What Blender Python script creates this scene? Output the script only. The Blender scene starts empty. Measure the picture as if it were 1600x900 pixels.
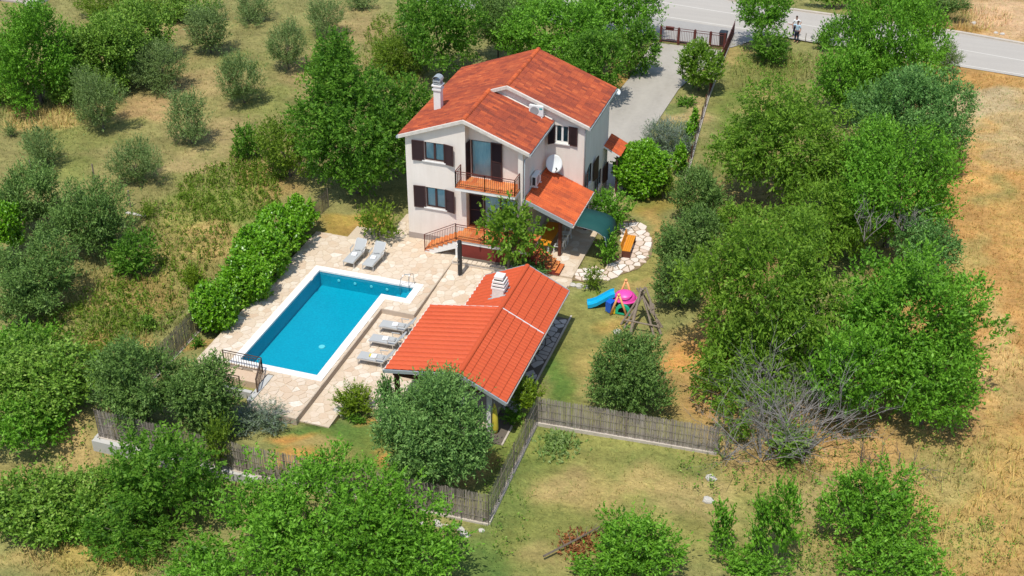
import bpy, math, random
import numpy as np
from mathutils import Vector, Matrix
# ---------------------------------------------------------------- camera, light, exposure
S = bpy.context.scene
F_PX = 1999.0; PITCH = math.radians(32.0); ROLL = math.radians(0.1); YAW = math.radians(18.4); CAMH = 37.5
_fh = np.array([-math.sin(YAW), math.cos(YAW), 0.0]); _rt = np.array([math.cos(YAW), math.sin(YAW), 0.0]); _zz = np.array([0, 0, 1.0])
_fw = _fh*math.cos(PITCH) - _zz*math.sin(PITCH); _up = _fh*math.sin(PITCH) + _zz*math.cos(PITCH)
_r2 = math.cos(ROLL)*_rt + math.sin(ROLL)*_up; _u2 = -math.sin(ROLL)*_rt + math.cos(ROLL)*_up
CM = np.array([_r2, _u2, _fw])
def _ray(u, v): return CM.T @ np.array([(u-800)/F_PX, (450-v)/F_PX, 1.0])
_d = _ray(640, 370); CP = -_d*(CAMH/-_d[2])
def G(u, v, z=0.0):
    d = _ray(u, v); t = (z-CP[2])/d[2]; p = CP+t*d; return Vector((p[0], p[1], z))
def scale_at(p): return float(F_PX/(CM[2] @ (np.array(p, float)-CP)))      # pixels of the photograph per metre
cam_d = bpy.data.cameras.new('camera'); cam = bpy.data.objects.new('camera', cam_d); S.collection.objects.link(cam)
cam_d.sensor_width = 36; cam_d.lens = F_PX/1600*36; cam_d.clip_start = 1; cam_d.clip_end = 3000
_m = Matrix.Identity(4)
for i in range(3):
    _m[i][0] = _r2[i]; _m[i][1] = _u2[i]; _m[i][2] = -_fw[i]; _m[i][3] = CP[i]
cam.matrix_world = _m; S.camera = cam
S.view_settings.view_transform = 'Standard'; S.view_settings.look = 'None'; S.view_settings.exposure = 0.17; S.view_settings.gamma = 1
w = bpy.data.worlds.new('World'); S.world = w; w.use_nodes = True
wn = w.node_tree.nodes; wl = w.node_tree.links; wn.clear()
sky = wn.new('ShaderNodeTexSky'); sky.sky_type = 'NISHITA'; sky.sun_disc = False
sky.sun_elevation = math.radians(67); sky.sun_rotation = math.radians(184)
bg = wn.new('ShaderNodeBackground'); bg.inputs[1].default_value = 0.15; wo = wn.new('ShaderNodeOutputWorld')
wl.new(sky.outputs[0], bg.inputs[0]); wl.new(bg.outputs[0], wo.inputs[0])
sd = bpy.data.lights.new('sun', 'SUN'); sd.energy = 3.7; sd.angle = math.radians(0.5); sd.color = (1.0, 0.955, 0.88)
sun = bpy.data.objects.new('sun', sd); S.collection.objects.link(sun); sun.rotation_euler = (math.radians(23), 0, math.radians(-4))
C = S.collection
rnd = random.Random(7); R = np.random.default_rng(11)

# ---------------------------------------------------------------- materials
def mat(name, col, rough=0.8, metal=0.0, noise=None, bump=None, tone=None, spec=0.3, alpha=None):
    """noise=(scale, other colour, amount); bump=(scale, strength); tone=(dark, light) by per-face attribute"""
    m = bpy.data.materials.new(name); m.use_nodes = True; n = m.node_tree.nodes; l = m.node_tree.links
    b = n['Principled BSDF']; b.inputs['Roughness'].default_value = rough; b.inputs['Metallic'].default_value = metal
    b.inputs['Specular IOR Level'].default_value = spec
    def rgb(c): return (c[0], c[1], c[2], 1)
    src = None
    if tone:
        a = n.new('ShaderNodeAttribute'); a.attribute_name = 'tone'; cr = n.new('ShaderNodeValToRGB')
        cols = tone; el = cr.color_ramp.elements
        while len(el) < len(cols): el.new(0.5)
        for i, c in enumerate(cols): el[i].position = i/(len(cols)-1); el[i].color = rgb(c)
        l.new(a.outputs['Fac'], cr.inputs[0]); src = cr.outputs[0]
    if noise:
        tc = n.new('ShaderNodeNewGeometry')
        for (sc, c2, am, *st) in (noise if isinstance(noise, list) else [noise]):
            nt = n.new('ShaderNodeTexNoise'); nt.inputs['Scale'].default_value = sc; nt.inputs['Detail'].default_value = 6; nt.inputs['Roughness'].default_value = 0.65
            if st: mp = n.new('ShaderNodeMapping'); mp.inputs['Scale'].default_value = st[0]; l.new(tc.outputs['Position'], mp.inputs[0]); l.new(mp.outputs[0], nt.inputs['Vector'])
            else: l.new(tc.outputs['Position'], nt.inputs['Vector'])
            mr = n.new('ShaderNodeMapRange'); mr.inputs[1].default_value = 0.35; mr.inputs[2].default_value = 0.68; mr.inputs[4].default_value = am
            l.new(nt.outputs[0], mr.inputs[0]); mx = n.new('ShaderNodeMix'); mx.data_type = 'RGBA'
            if src is None: mx.inputs[6].default_value = rgb(col)
            else: l.new(src, mx.inputs[6])
            mx.inputs[7].default_value = rgb(c2); l.new(mr.outputs[0], mx.inputs[0]); src = mx.outputs[2]
    if src is None: b.inputs['Base Color'].default_value = rgb(col)
    else: l.new(src, b.inputs['Base Color'])
    if bump:
        nt = n.new('ShaderNodeTexNoise'); nt.inputs['Scale'].default_value = bump[0]; nt.inputs['Detail'].default_value = 5
        g = n.new('ShaderNodeNewGeometry'); l.new(g.outputs['Position'], nt.inputs['Vector'])
        bp = n.new('ShaderNodeBump'); bp.inputs['Strength'].default_value = bump[1]; bp.inputs['Distance'].default_value = 0.03
        l.new(nt.outputs[0], bp.inputs['Height']); l.new(bp.outputs[0], b.inputs['Normal'])
    return m
def leafmat(name, cols, trans=0.3, rough=0.5, spec=0.22):
    m = mat(name, cols[0], rough=rough, tone=cols, spec=spec); n = m.node_tree.nodes; l = m.node_tree.links
    b = n['Principled BSDF']; o = n['Material Output']; t = n.new('ShaderNodeBsdfTranslucent'); mx = n.new('ShaderNodeMixShader')
    mx.inputs[0].default_value = trans; l.new(b.inputs['Base Color'].links[0].from_socket, t.inputs[0])
    l.new(b.outputs[0], mx.inputs[1]); l.new(t.outputs[0], mx.inputs[2]); l.new(mx.outputs[0], o.inputs[0]); return m
M = {}
M['render'] = mat('wall_render', (.82, .75, .67), .9, noise=[(1.0, (.74, .66, .58), .5), (9, (.84, .78, .71), .4), (2.2, (.64, .57, .49), .42, (1, 1, .16))], bump=(60, .12))
M['plinth'] = mat('plinth_render', (.40, .34, .30), .9, noise=(3, (.33, .28, .25), .6), bump=(40, .2))
M['white'] = mat('white_paint', (.80, .78, .74), .6, noise=(4, (.66, .65, .61), .35))
M['trim'] = mat('verge_mortar', (.68, .63, .56), .85, noise=(6, (.50, .46, .40), .5), bump=(30, .2))
M['gutter'] = mat('gutter_metal', (.42, .46, .47), .45, .3, noise=(5, (.34, .37, .38), .4))
M['tile'] = mat('clay_tile', (.5, .1, .03), .8, tone=[(.15, .036, .022), (.30, .058, .026), (.45, .088, .030), (.58, .125, .036), (.66, .18, .06)], noise=[(.6, (.15, .034, .024), .68), (2.2, (.22, .045, .026), .4), (7, (.40, .085, .035), .4)], bump=(30, .3))
M['tile2'] = mat('porch_tile', (.55, .12, .03), .8, tone=[(.34, .07, .028), (.60, .115, .03), (.68, .15, .04)], noise=(1.3, (.28, .06, .03), .55), bump=(30, .25))
M['sheet'] = mat('metal_tile_sheet', (.56, .088, .024), .6, noise=[(.7, (.47, .066, .020), .7), (3.5, (.60, .115, .035), .35), (16, (.50, .078, .026), .5)], spec=.35)
M['brown'] = mat('brown_shutter', (.060, .026, .024), .55, noise=(8, (.045, .020, .018), .5), spec=.4)
M['rail'] = mat('brown_red_metal', (.13, .035, .028), .5, .2, spec=.4)
M['rail2'] = mat('bronze_metal', (.12, .075, .05), .5, .3)
M['dark'] = mat('dark_gap', (.03, .028, .026), .8)  # near-black for painted shade in gaps and the cabin, also the eyes
M['pane'] = mat('window_pane', (.10, .22, .26), .08, noise=(2.5, (.05, .10, .13), .8), spec=.8)
M['curtain'] = mat('curtain', (.80, .88, .88), .8, noise=(6, (.42, .62, .70), .8, (1, 1, .25)))
M['terra'] = mat('terracotta_floor', (.60, .17, .05), .7, tone=[(.52, .13, .04), (.62, .19, .055), (.68, .26, .08)], noise=(12, (.5, .13, .04), .3))
M['grout'] = mat('floor_grout', (.55, .36, .24), .9)
M['redwall'] = mat('dark_red_render', (.20, .035, .025), .85, noise=(2, (.15, .03, .022), .6), bump=(20, .15))
M['stone'] = mat('paving_stone', (.6, .5, .4), .85, tone=[(.54, .38, .25), (.60, .49, .36), (.70, .62, .51), (.57, .46, .34), (.68, .60, .47), (.80, .76, .68)], noise=[(5, (.54, .40, .27), .5), (26, (.66, .57, .45), .5), (.35, (.58, .42, .28), .32)], bump=(35, .35))
M['joint'] = mat('mortar_joint', (.56, .46, .34), .95, noise=[(1.1, (.60, .50, .38), .7), (9, (.44, .34, .23), .5)], bump=(30, .3))
M['pstone'] = mat('white_path_stone', (.7, .6, .5), .85, tone=[(.60, .46, .35), (.72, .62, .52), (.78, .72, .66)], noise=(14, (.58, .44, .33), .35), bump=(30, .4))
M['pjoint'] = mat('path_soil_joint', (.26, .18, .10), .95, noise=(8, (.18, .14, .07), .6), bump=(25, .4))
M['dstone'] = mat('grey_path_stone', (.4, .37, .33), .85, tone=[(.50, .45, .39), (.62, .56, .49)], noise=(14, (.50, .45, .39), .5), bump=(30, .4))
M['djoint'] = mat('dark_path_joint', (.13, .11, .085), .95)
M['coping'] = mat('coping_stone', (.80, .77, .72), .7, noise=[(3, (.74, .69, .62), .5), (22, (.78, .74, .68), .4)], bump=(40, .15))
M['riser'] = mat('deck_riser', (.50, .41, .32), .9, noise=(4, (.40, .32, .25), .6), bump=(20, .3))
M['concrete'] = mat('drive_concrete', (.41, .38, .325), .9, noise=[(.5, (.28, .255, .22), .8, (1, .30, 1)), (3, (.45, .415, .36), .45), (18, (.35, .325, .28), .4)], bump=(25, .3))
M['asphalt'] = mat('pale_asphalt', (.43, .40, .35), .9, noise=[(.9, (.33, .305, .27), .75, (.05, 1, 1)), (.35, (.37, .34, .30), .6), (9, (.46, .425, .37), .5)], bump=(40, .25))
M['apron'] = mat('shoulder_asphalt', (.34, .325, .30), .9, noise=[(.8, (.28, .27, .25), .7), (9, (.38, .36, .33), .5)], bump=(40, .25))
M['line'] = mat('road_paint', (.58, .555, .49), .8, noise=(4, (.5, .47, .42), .6))
M['plas'] = mat('white_plastic', (.72, .74, .72), .4, spec=.5)
M['grey'] = mat('grey_plastic', (.30, .31, .31), .5)
M['teal'] = mat('teal_sticker', (.03, .36, .36), .5)
M['sling'] = mat('grey_sling_fabric', (.42, .43, .42), .8, noise=(30, (.36, .37, .36), .5))
M['alu'] = mat('aluminium', (.58, .56, .52), .4, .4)
M['towel'] = mat('white_towel', (.80, .80, .80), .9, bump=(40, .3))
M['yellow'] = mat('yellow_cloth', (.66, .55, .06), .8, noise=(6, (.55, .42, .05), .5))
M['orange'] = mat('orange_varnish', (.68, .27, .02), .55, noise=(7, (.58, .20, .015), .5))
M['wood'] = mat('weathered_wood', (.26, .21, .16), .9, noise=(9, (.17, .135, .10), .7), bump=(25, .4))
M['dwood'] = mat('brown_wood', (.13, .045, .025), .7, noise=(6, (.09, .03, .02), .6))
M['awn'] = mat('green_awning', (.008, .062, .055), .8, noise=(3, (.012, .078, .07), .5))
M['black'] = mat('black_plastic', (.02, .022, .025), .45, spec=.5)
M['steel'] = mat('stainless', (.6, .58, .55), .25, .9)
M['cyan'] = mat('cyan_plastic', (.005, .38, .66), .35, spec=.5)
M['blue'] = mat('blue_plastic', (.01, .10, .52), .35, spec=.5)
M['pink'] = mat('pink_plastic', (.78, .07, .38), .4, spec=.5)
M['peach'] = mat('peach_plastic', (.80, .38, .14), .4, spec=.5)
M['green'] = mat('green_plastic', (.01, .46, .26), .35, spec=.5)
M['yplas'] = mat('yellow_plastic', (.75, .55, .03), .4, spec=.5)
M['reed'] = mat('reed_screen', (.3, .25, .2), .9, tone=[(.16, .13, .11), (.27, .23, .19), (.37, .32, .27), (.48, .425, .36)])
M['plinthc'] = mat('fence_plinth', (.52, .46, .38), .9, noise=[(2, (.38, .33, .27), .7), (14, (.56, .50, .42), .4)], bump=(20, .4))
M['retain'] = mat('grey_retaining_wall', (.50, .49, .45), .9, noise=[(1.2, (.40, .40, .37), .6), (12, (.54, .52, .48), .4)], bump=(20, .2))
M['rock'] = mat('pale_rock', (.55, .52, .46), .9, noise=(5, (.38, .35, .30), .6), bump=(12, .5))
M['bark'] = mat('bark', (.16, .13, .10), .95, noise=(10, (.09, .07, .055), .6), bump=(15, .5))
M['deadwood'] = mat('grey_deadwood', (.27, .25, .23), .95, noise=(10, (.17, .155, .14), .6))
M['skin'] = mat('skin', (.42, .22, .15), .6)
M['hair'] = mat('dark_hair', (.05, .03, .02), .8)
M['shirt1'] = mat('pale_blue_shirt', (.42, .58, .72), .9); M['shirt2'] = mat('white_shirt', (.75, .75, .76), .9)
M['trous'] = mat('dark_trousers', (.03, .035, .06), .9)
LT = 1
M['cherry'] = leafmat('cherry_leaf', [(0.043, 0.095, 0.008), (0.119, 0.239, 0.019), (0.23, 0.404, 0.037), (0.381, 0.565, 0.087)], .48)
M['walnut'] = leafmat('walnut_leaf', [(0.032, 0.09, 0.01), (0.091, 0.225, 0.019), (0.174, 0.368, 0.035), (0.338, 0.527, 0.087)], .48)
M['bright'] = leafmat('bright_leaf', [(0.036, 0.104, 0.007), (0.102, 0.256, 0.016), (0.18, 0.411, 0.03), (0.297, 0.533, 0.073)], .32)
M['yelgreen'] = leafmat('yellow_green_leaf', [(0.061, 0.106, 0.011), (0.146, 0.239, 0.02), (0.235, 0.362, 0.035), (0.337, 0.448, 0.077)], .48)
M['laurel'] = leafmat('laurel_leaf', [(0.056, 0.154, 0.006), (0.142, 0.342, 0.011), (0.211, 0.463, 0.021), (0.42, 0.595, 0.104)], .25, .35, .5)
M['olive'] = leafmat('olive_leaf', [(0.072, 0.126, 0.031), (0.127, 0.204, 0.051), (0.191, 0.282, 0.081), (0.291, 0.389, 0.138)], .2)
M['dolive'] = leafmat('dark_olive_leaf', [(0.041, 0.088, 0.015), (0.094, 0.181, 0.033), (0.171, 0.291, 0.063), (0.296, 0.431, 0.121)], .2)
M['bluish'] = leafmat('bluish_leaf', [(0.036, 0.098, 0.02), (0.087, 0.206, 0.043), (0.167, 0.346, 0.077), (0.314, 0.501, 0.162)], .25)
M['bramble'] = leafmat('bramble_leaf', [(0.043, 0.103, 0.009), (0.115, 0.235, 0.022), (0.224, 0.391, 0.048), (0.443, 0.575, 0.133)], .28)
M['conifer'] = leafmat('conifer_leaf', [(.07, .13, .006), (.13, .22, .010), (.20, .30, .016), (.27, .36, .03)], .2)
M['laven'] = leafmat('lavender_leaf', [(.11, .17, .07), (.17, .25, .12), (.20, .24, .21), (.27, .34, .20)], .2)
M['sage'] = leafmat('sage_leaf', [(0.047, 0.106, 0.023), (0.109, 0.221, 0.05), (0.197, 0.357, 0.086), (0.345, 0.525, 0.158)], .25)
M['flower'] = leafmat('pale_flower', [(.55, .50, .28), (.70, .68, .45), (.80, .78, .60)], .48)
M['deadleaf'] = leafmat('rust_leaf', [(.16, .07, .03), (.34, .13, .045), (.46, .22, .09)], .2)
M['cutleaf'] = leafmat('pale_cut_leaf', [(.18, .30, .06), (.32, .46, .13), (.44, .55, .24)], .48)
def colmat(name, rough=.95, fine=True):
    m = bpy.data.materials.new(name); m.use_nodes = True; n = m.node_tree.nodes; l = m.node_tree.links; b = n['Principled BSDF']
    b.inputs['Roughness'].default_value = rough; b.inputs['Specular IOR Level'].default_value = .15
    a = n.new('ShaderNodeAttribute'); a.attribute_name = 'gcol'; src = a.outputs['Color']
    if fine:
        g = n.new('ShaderNodeNewGeometry')
        mp = n.new('ShaderNodeMapping'); l.new(g.outputs['Position'], mp.inputs[0]); mp.inputs['Scale'].default_value = (.75, 1.1, 1)
        for sc, lo, hi, a0, a1 in ((.5, .3, .7, .80, 1.18), (2.6, .3, .7, .72, 1.26), (13, .3, .7, .74, 1.28)):
            nt = n.new('ShaderNodeTexNoise'); nt.inputs['Scale'].default_value = sc; nt.inputs['Detail'].default_value = 7; nt.inputs['Roughness'].default_value = .7
            nt.inputs['Distortion'].default_value = .6
            l.new(mp.outputs[0], nt.inputs['Vector'])
            mr = n.new('ShaderNodeMapRange'); mr.inputs[1].default_value = lo; mr.inputs[2].default_value = hi; mr.inputs[3].default_value = a0; mr.inputs[4].default_value = a1
            l.new(nt.outputs[0], mr.inputs[0]); vm = n.new('ShaderNodeVectorMath'); vm.operation = 'SCALE'; l.new(src, vm.inputs[0]); l.new(mr.outputs[0], vm.inputs['Scale']); src = vm.outputs[0]
        nt = n.new('ShaderNodeTexNoise'); nt.inputs['Scale'].default_value = 1.5; nt.inputs['Detail'].default_value = 8; nt.inputs['Roughness'].default_value = .75
        l.new(g.outputs['Position'], nt.inputs['Vector'])
        mr = n.new('ShaderNodeMapRange'); mr.inputs[1].default_value = .5; mr.inputs[2].default_value = .62; mr.inputs[4].default_value = .45; l.new(nt.outputs[0], mr.inputs[0])
        hs = n.new('ShaderNodeHueSaturation'); hs.inputs['Hue'].default_value = .545; hs.inputs['Value'].default_value = .72; l.new(src, hs.inputs['Color']); l.new(mr.outputs[0], hs.inputs['Fac']); src = hs.outputs[0]
        bp = n.new('ShaderNodeBump'); bp.inputs['Strength'].default_value = .8; bp.inputs['Distance'].default_value = .10
        nt = n.new('ShaderNodeTexNoise'); nt.inputs['Scale'].default_value = 7; nt.inputs['Detail'].default_value = 8; l.new(g.outputs['Position'], nt.inputs['Vector'])
        l.new(nt.outputs[0], bp.inputs['Height']); l.new(bp.outputs[0], b.inputs['Normal'])
    l.new(src, b.inputs['Base Color']); return m
M['ground'] = colmat('ground_soil_and_grass'); M['tuft'] = colmat('grass_blade', fine=False)

# ---------------------------------------------------------------- object helpers
W = {}                                                               # world origin of every object we build
def tag(o, label=None, cat=None, group=None, kind=None):
    if label: o['label'] = label
    if cat: o['category'] = cat
    if group: o['group'] = group
    if kind: o['kind'] = kind
    return o
def thing(name, label, cat, loc=(0, 0, 0), group=None, kind=None):
    o = bpy.data.objects.new(name, None); C.objects.link(o); o.location = loc; o.empty_display_size = .2; W[o] = Vector(loc)
    return tag(o, label, cat, group, kind)
def link(me, name, parent=None, origin=(0, 0, 0)):
    o = bpy.data.objects.new(name, me); C.objects.link(o)
    if parent is not None: o.parent = parent; W[o] = W[parent]
    else: o.location = origin; W[o] = Vector(origin)
    return o
class MB:
    def __init__(s): s.v = []; s.f = []; s.m = []; s.t = []; s.ci = 0; s.ct = None
    def poly(s, pts, tone=None):
        i = len(s.v); s.v += [tuple(p) for p in pts]; s.f.append(tuple(range(i, i+len(pts)))); s.m.append(s.ci); s.t.append(s.ct if tone is None else tone); return s
    def mesh(s, vs, fs, tone=None):
        i = len(s.v); s.v += [tuple(p) for p in vs]
        for f in fs: s.f.append(tuple(i+k for k in f)); s.m.append(s.ci); s.t.append(s.ct if tone is None else tone)
        return s
    def box(s, x0, x1, y0, y1, z0, z1, tone=None):
        return s.mesh([(x0, y0, z0), (x1, y0, z0), (x1, y1, z0), (x0, y1, z0), (x0, y0, z1), (x1, y0, z1), (x1, y1, z1), (x0, y1, z1)],
                      [(3, 2, 1, 0), (4, 5, 6, 7), (0, 1, 5, 4), (1, 2, 6, 5), (2, 3, 7, 6), (3, 0, 4, 7)], tone)
    def prism(s, pts, z0, z1, tone=None):
        n = len(pts); v = [(p[0], p[1], z0(p) if callable(z0) else z0) for p in pts]+[(p[0], p[1], z1(p) if callable(z1) else z1) for p in pts]
        return s.mesh(v, [tuple(range(n-1, -1, -1)), tuple(range(n, 2*n))]+[(i, (i+1) % n, n+(i+1) % n, n+i) for i in range(n)], tone)
    def bar(s, a, b, w_, h_=None, tone=None):                        # rectangular bar between two points
        h_ = h_ or w_; a = Vector(a); b = Vector(b); d = (b-a).normalized(); up = Vector((0, 0, 1)) if abs(d.z) < .95 else Vector((0, 1, 0))
        x = d.cross(up).normalized()*w_/2; y = x.cross(d).normalized()*h_/2
        return s.mesh([a-x-y, a+x-y, a+x+y, a-x+y, b-x-y, b+x-y, b+x+y, b-x+y], [(0, 1, 2, 3), (7, 6, 5, 4), (4, 5, 1, 0), (5, 6, 2, 1), (6, 7, 3, 2), (7, 4, 0, 3)], tone)
    def tube(s, pts, rad, n=6, tone=None):
        pts = [Vector(p) for p in pts]; rad = rad if isinstance(rad, (list, tuple)) else [rad]*len(pts); v = []
        for k, p in enumerate(pts):
            d = (pts[min(k+1, len(pts)-1)]-pts[max(k-1, 0)]).normalized(); up = Vector((0, 0, 1)) if abs(d.z) < .9 else Vector((1, 0, 0))
            x = d.cross(up).normalized(); y = x.cross(d)
            v += [p+(x*math.cos(2*math.pi*j/n)+y*math.sin(2*math.pi*j/n))*rad[k] for j in range(n)]
        f = [(k*n+j, (k+1)*n+j, (k+1)*n+(j+1) % n, k*n+(j+1) % n) for k in range(len(pts)-1) for j in range(n)]
        f += [tuple(range(n)), tuple(range(len(v)-1, len(v)-n-1, -1))]
        return s.mesh(v, f, tone)
    def build(s, name, mats, parent=None, origin=(0, 0, 0), smooth=False, local=False):
        o0 = W[parent] if parent is not None else Vector(origin)
        me = bpy.data.meshes.new(name)
        me.from_pydata([(p[0], p[1], p[2]) if local else (p[0]-o0.x, p[1]-o0.y, p[2]-o0.z) for p in s.v], [], s.f)
        for m in (mats if isinstance(mats, (list, tuple)) else [mats]): me.materials.append(M[m] if isinstance(m, str) else m)
        me.polygons.foreach_set('material_index', s.m)
        if any(t is not None for t in s.t):
            a = me.attributes.new('tone', 'FLOAT', 'FACE'); a.data.foreach_set('value', [0.5 if t is None else t for t in s.t])
        if smooth: me.polygons.foreach_set('use_smooth', [True]*len(s.f))
        me.update(); return link(me, name, parent, origin)
def copy_tree(o, parent=None):
    c = o.copy(); C.objects.link(c); W[c] = W.get(o, Vector())
    if parent is not None: c.parent = parent
    for ch in list(o.children): copy_tree(ch, c)
    return c
def inpoly(p, poly):
    x, y = p[0], p[1]; r = False; j = len(poly)-1
    for i in range(len(poly)):
        if (poly[i][1] > y) != (poly[j][1] > y) and x < (poly[j][0]-poly[i][0])*(y-poly[i][1])/(poly[j][1]-poly[i][1])+poly[i][0]: r = not r
        j = i
    return r

# ---------------------------------------------------------------- terrain
def sst(a, b, x): t = np.clip((x-a)/(b-a), 0, 1); return t*t*(3-2*t)
def tz0(x, y):
    z = -.12-.28*sst(-1, -6, y)
    z = z-.35*sst(-20.5, -24, y)-.75*sst(-20.5, -23, y)*sst(6, -3, x)
    z = z-.15*sst(12.6, 13.4, x)*sst(-13.5, -16, y)
    z = z+.10*np.sin(x*.31+1.3)*np.cos(y*.27)*sst(18, 30, np.abs(x-3)+np.abs(y)*.4)
    return z
HOLES = [(-5.2, 3.3, -14.6, -1.6), (-.9, 1.4, -17.6, -14.0), (1.2, 10.1, -15.0, -2.4), (1.6, 2.8, -17.3, -14.5), (6.5, 10.1, -2.6, 4.3), (.3, 9.1, .3, 9.8)]
def tz(x, y): return float(tz0(np.float64(x), np.float64(y)))
def axis(lo, hi, st): 
    a = list(np.arange(lo, hi+st/2, st)); g = st; left = []; right = []; v = lo
    while v > -700: g *= 1.5; v -= g; left.append(v)
    g = st; v = hi
    while v < 900: g *= 1.5; v += g; right.append(v)
    return np.array(left[::-1]+a+right)
gx = axis(-58, 44, .4); gy = axis(-36, 66, .4)
GX, GY = np.meshgrid(gx, gy); GZ = tz0(GX, GY)
GZc = GZ.copy()
for (a, b, c_, d_) in HOLES: GZ[(GX > a) & (GX < b) & (GY > c_) & (GY < d_)] = -2.2
def project(X, Y, Z):
    q = np.stack([X-CP[0], Y-CP[1], Z-CP[2]], -1) @ CM.T; q2 = np.where(q[..., 2:3] < 1, 1, q[..., 2:3])
    u = 800+F_PX*q[..., 0:1]/q2; v = 450-F_PX*q[..., 1:2]/q2; return u[..., 0], v[..., 0], q[..., 2] > 1
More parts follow.
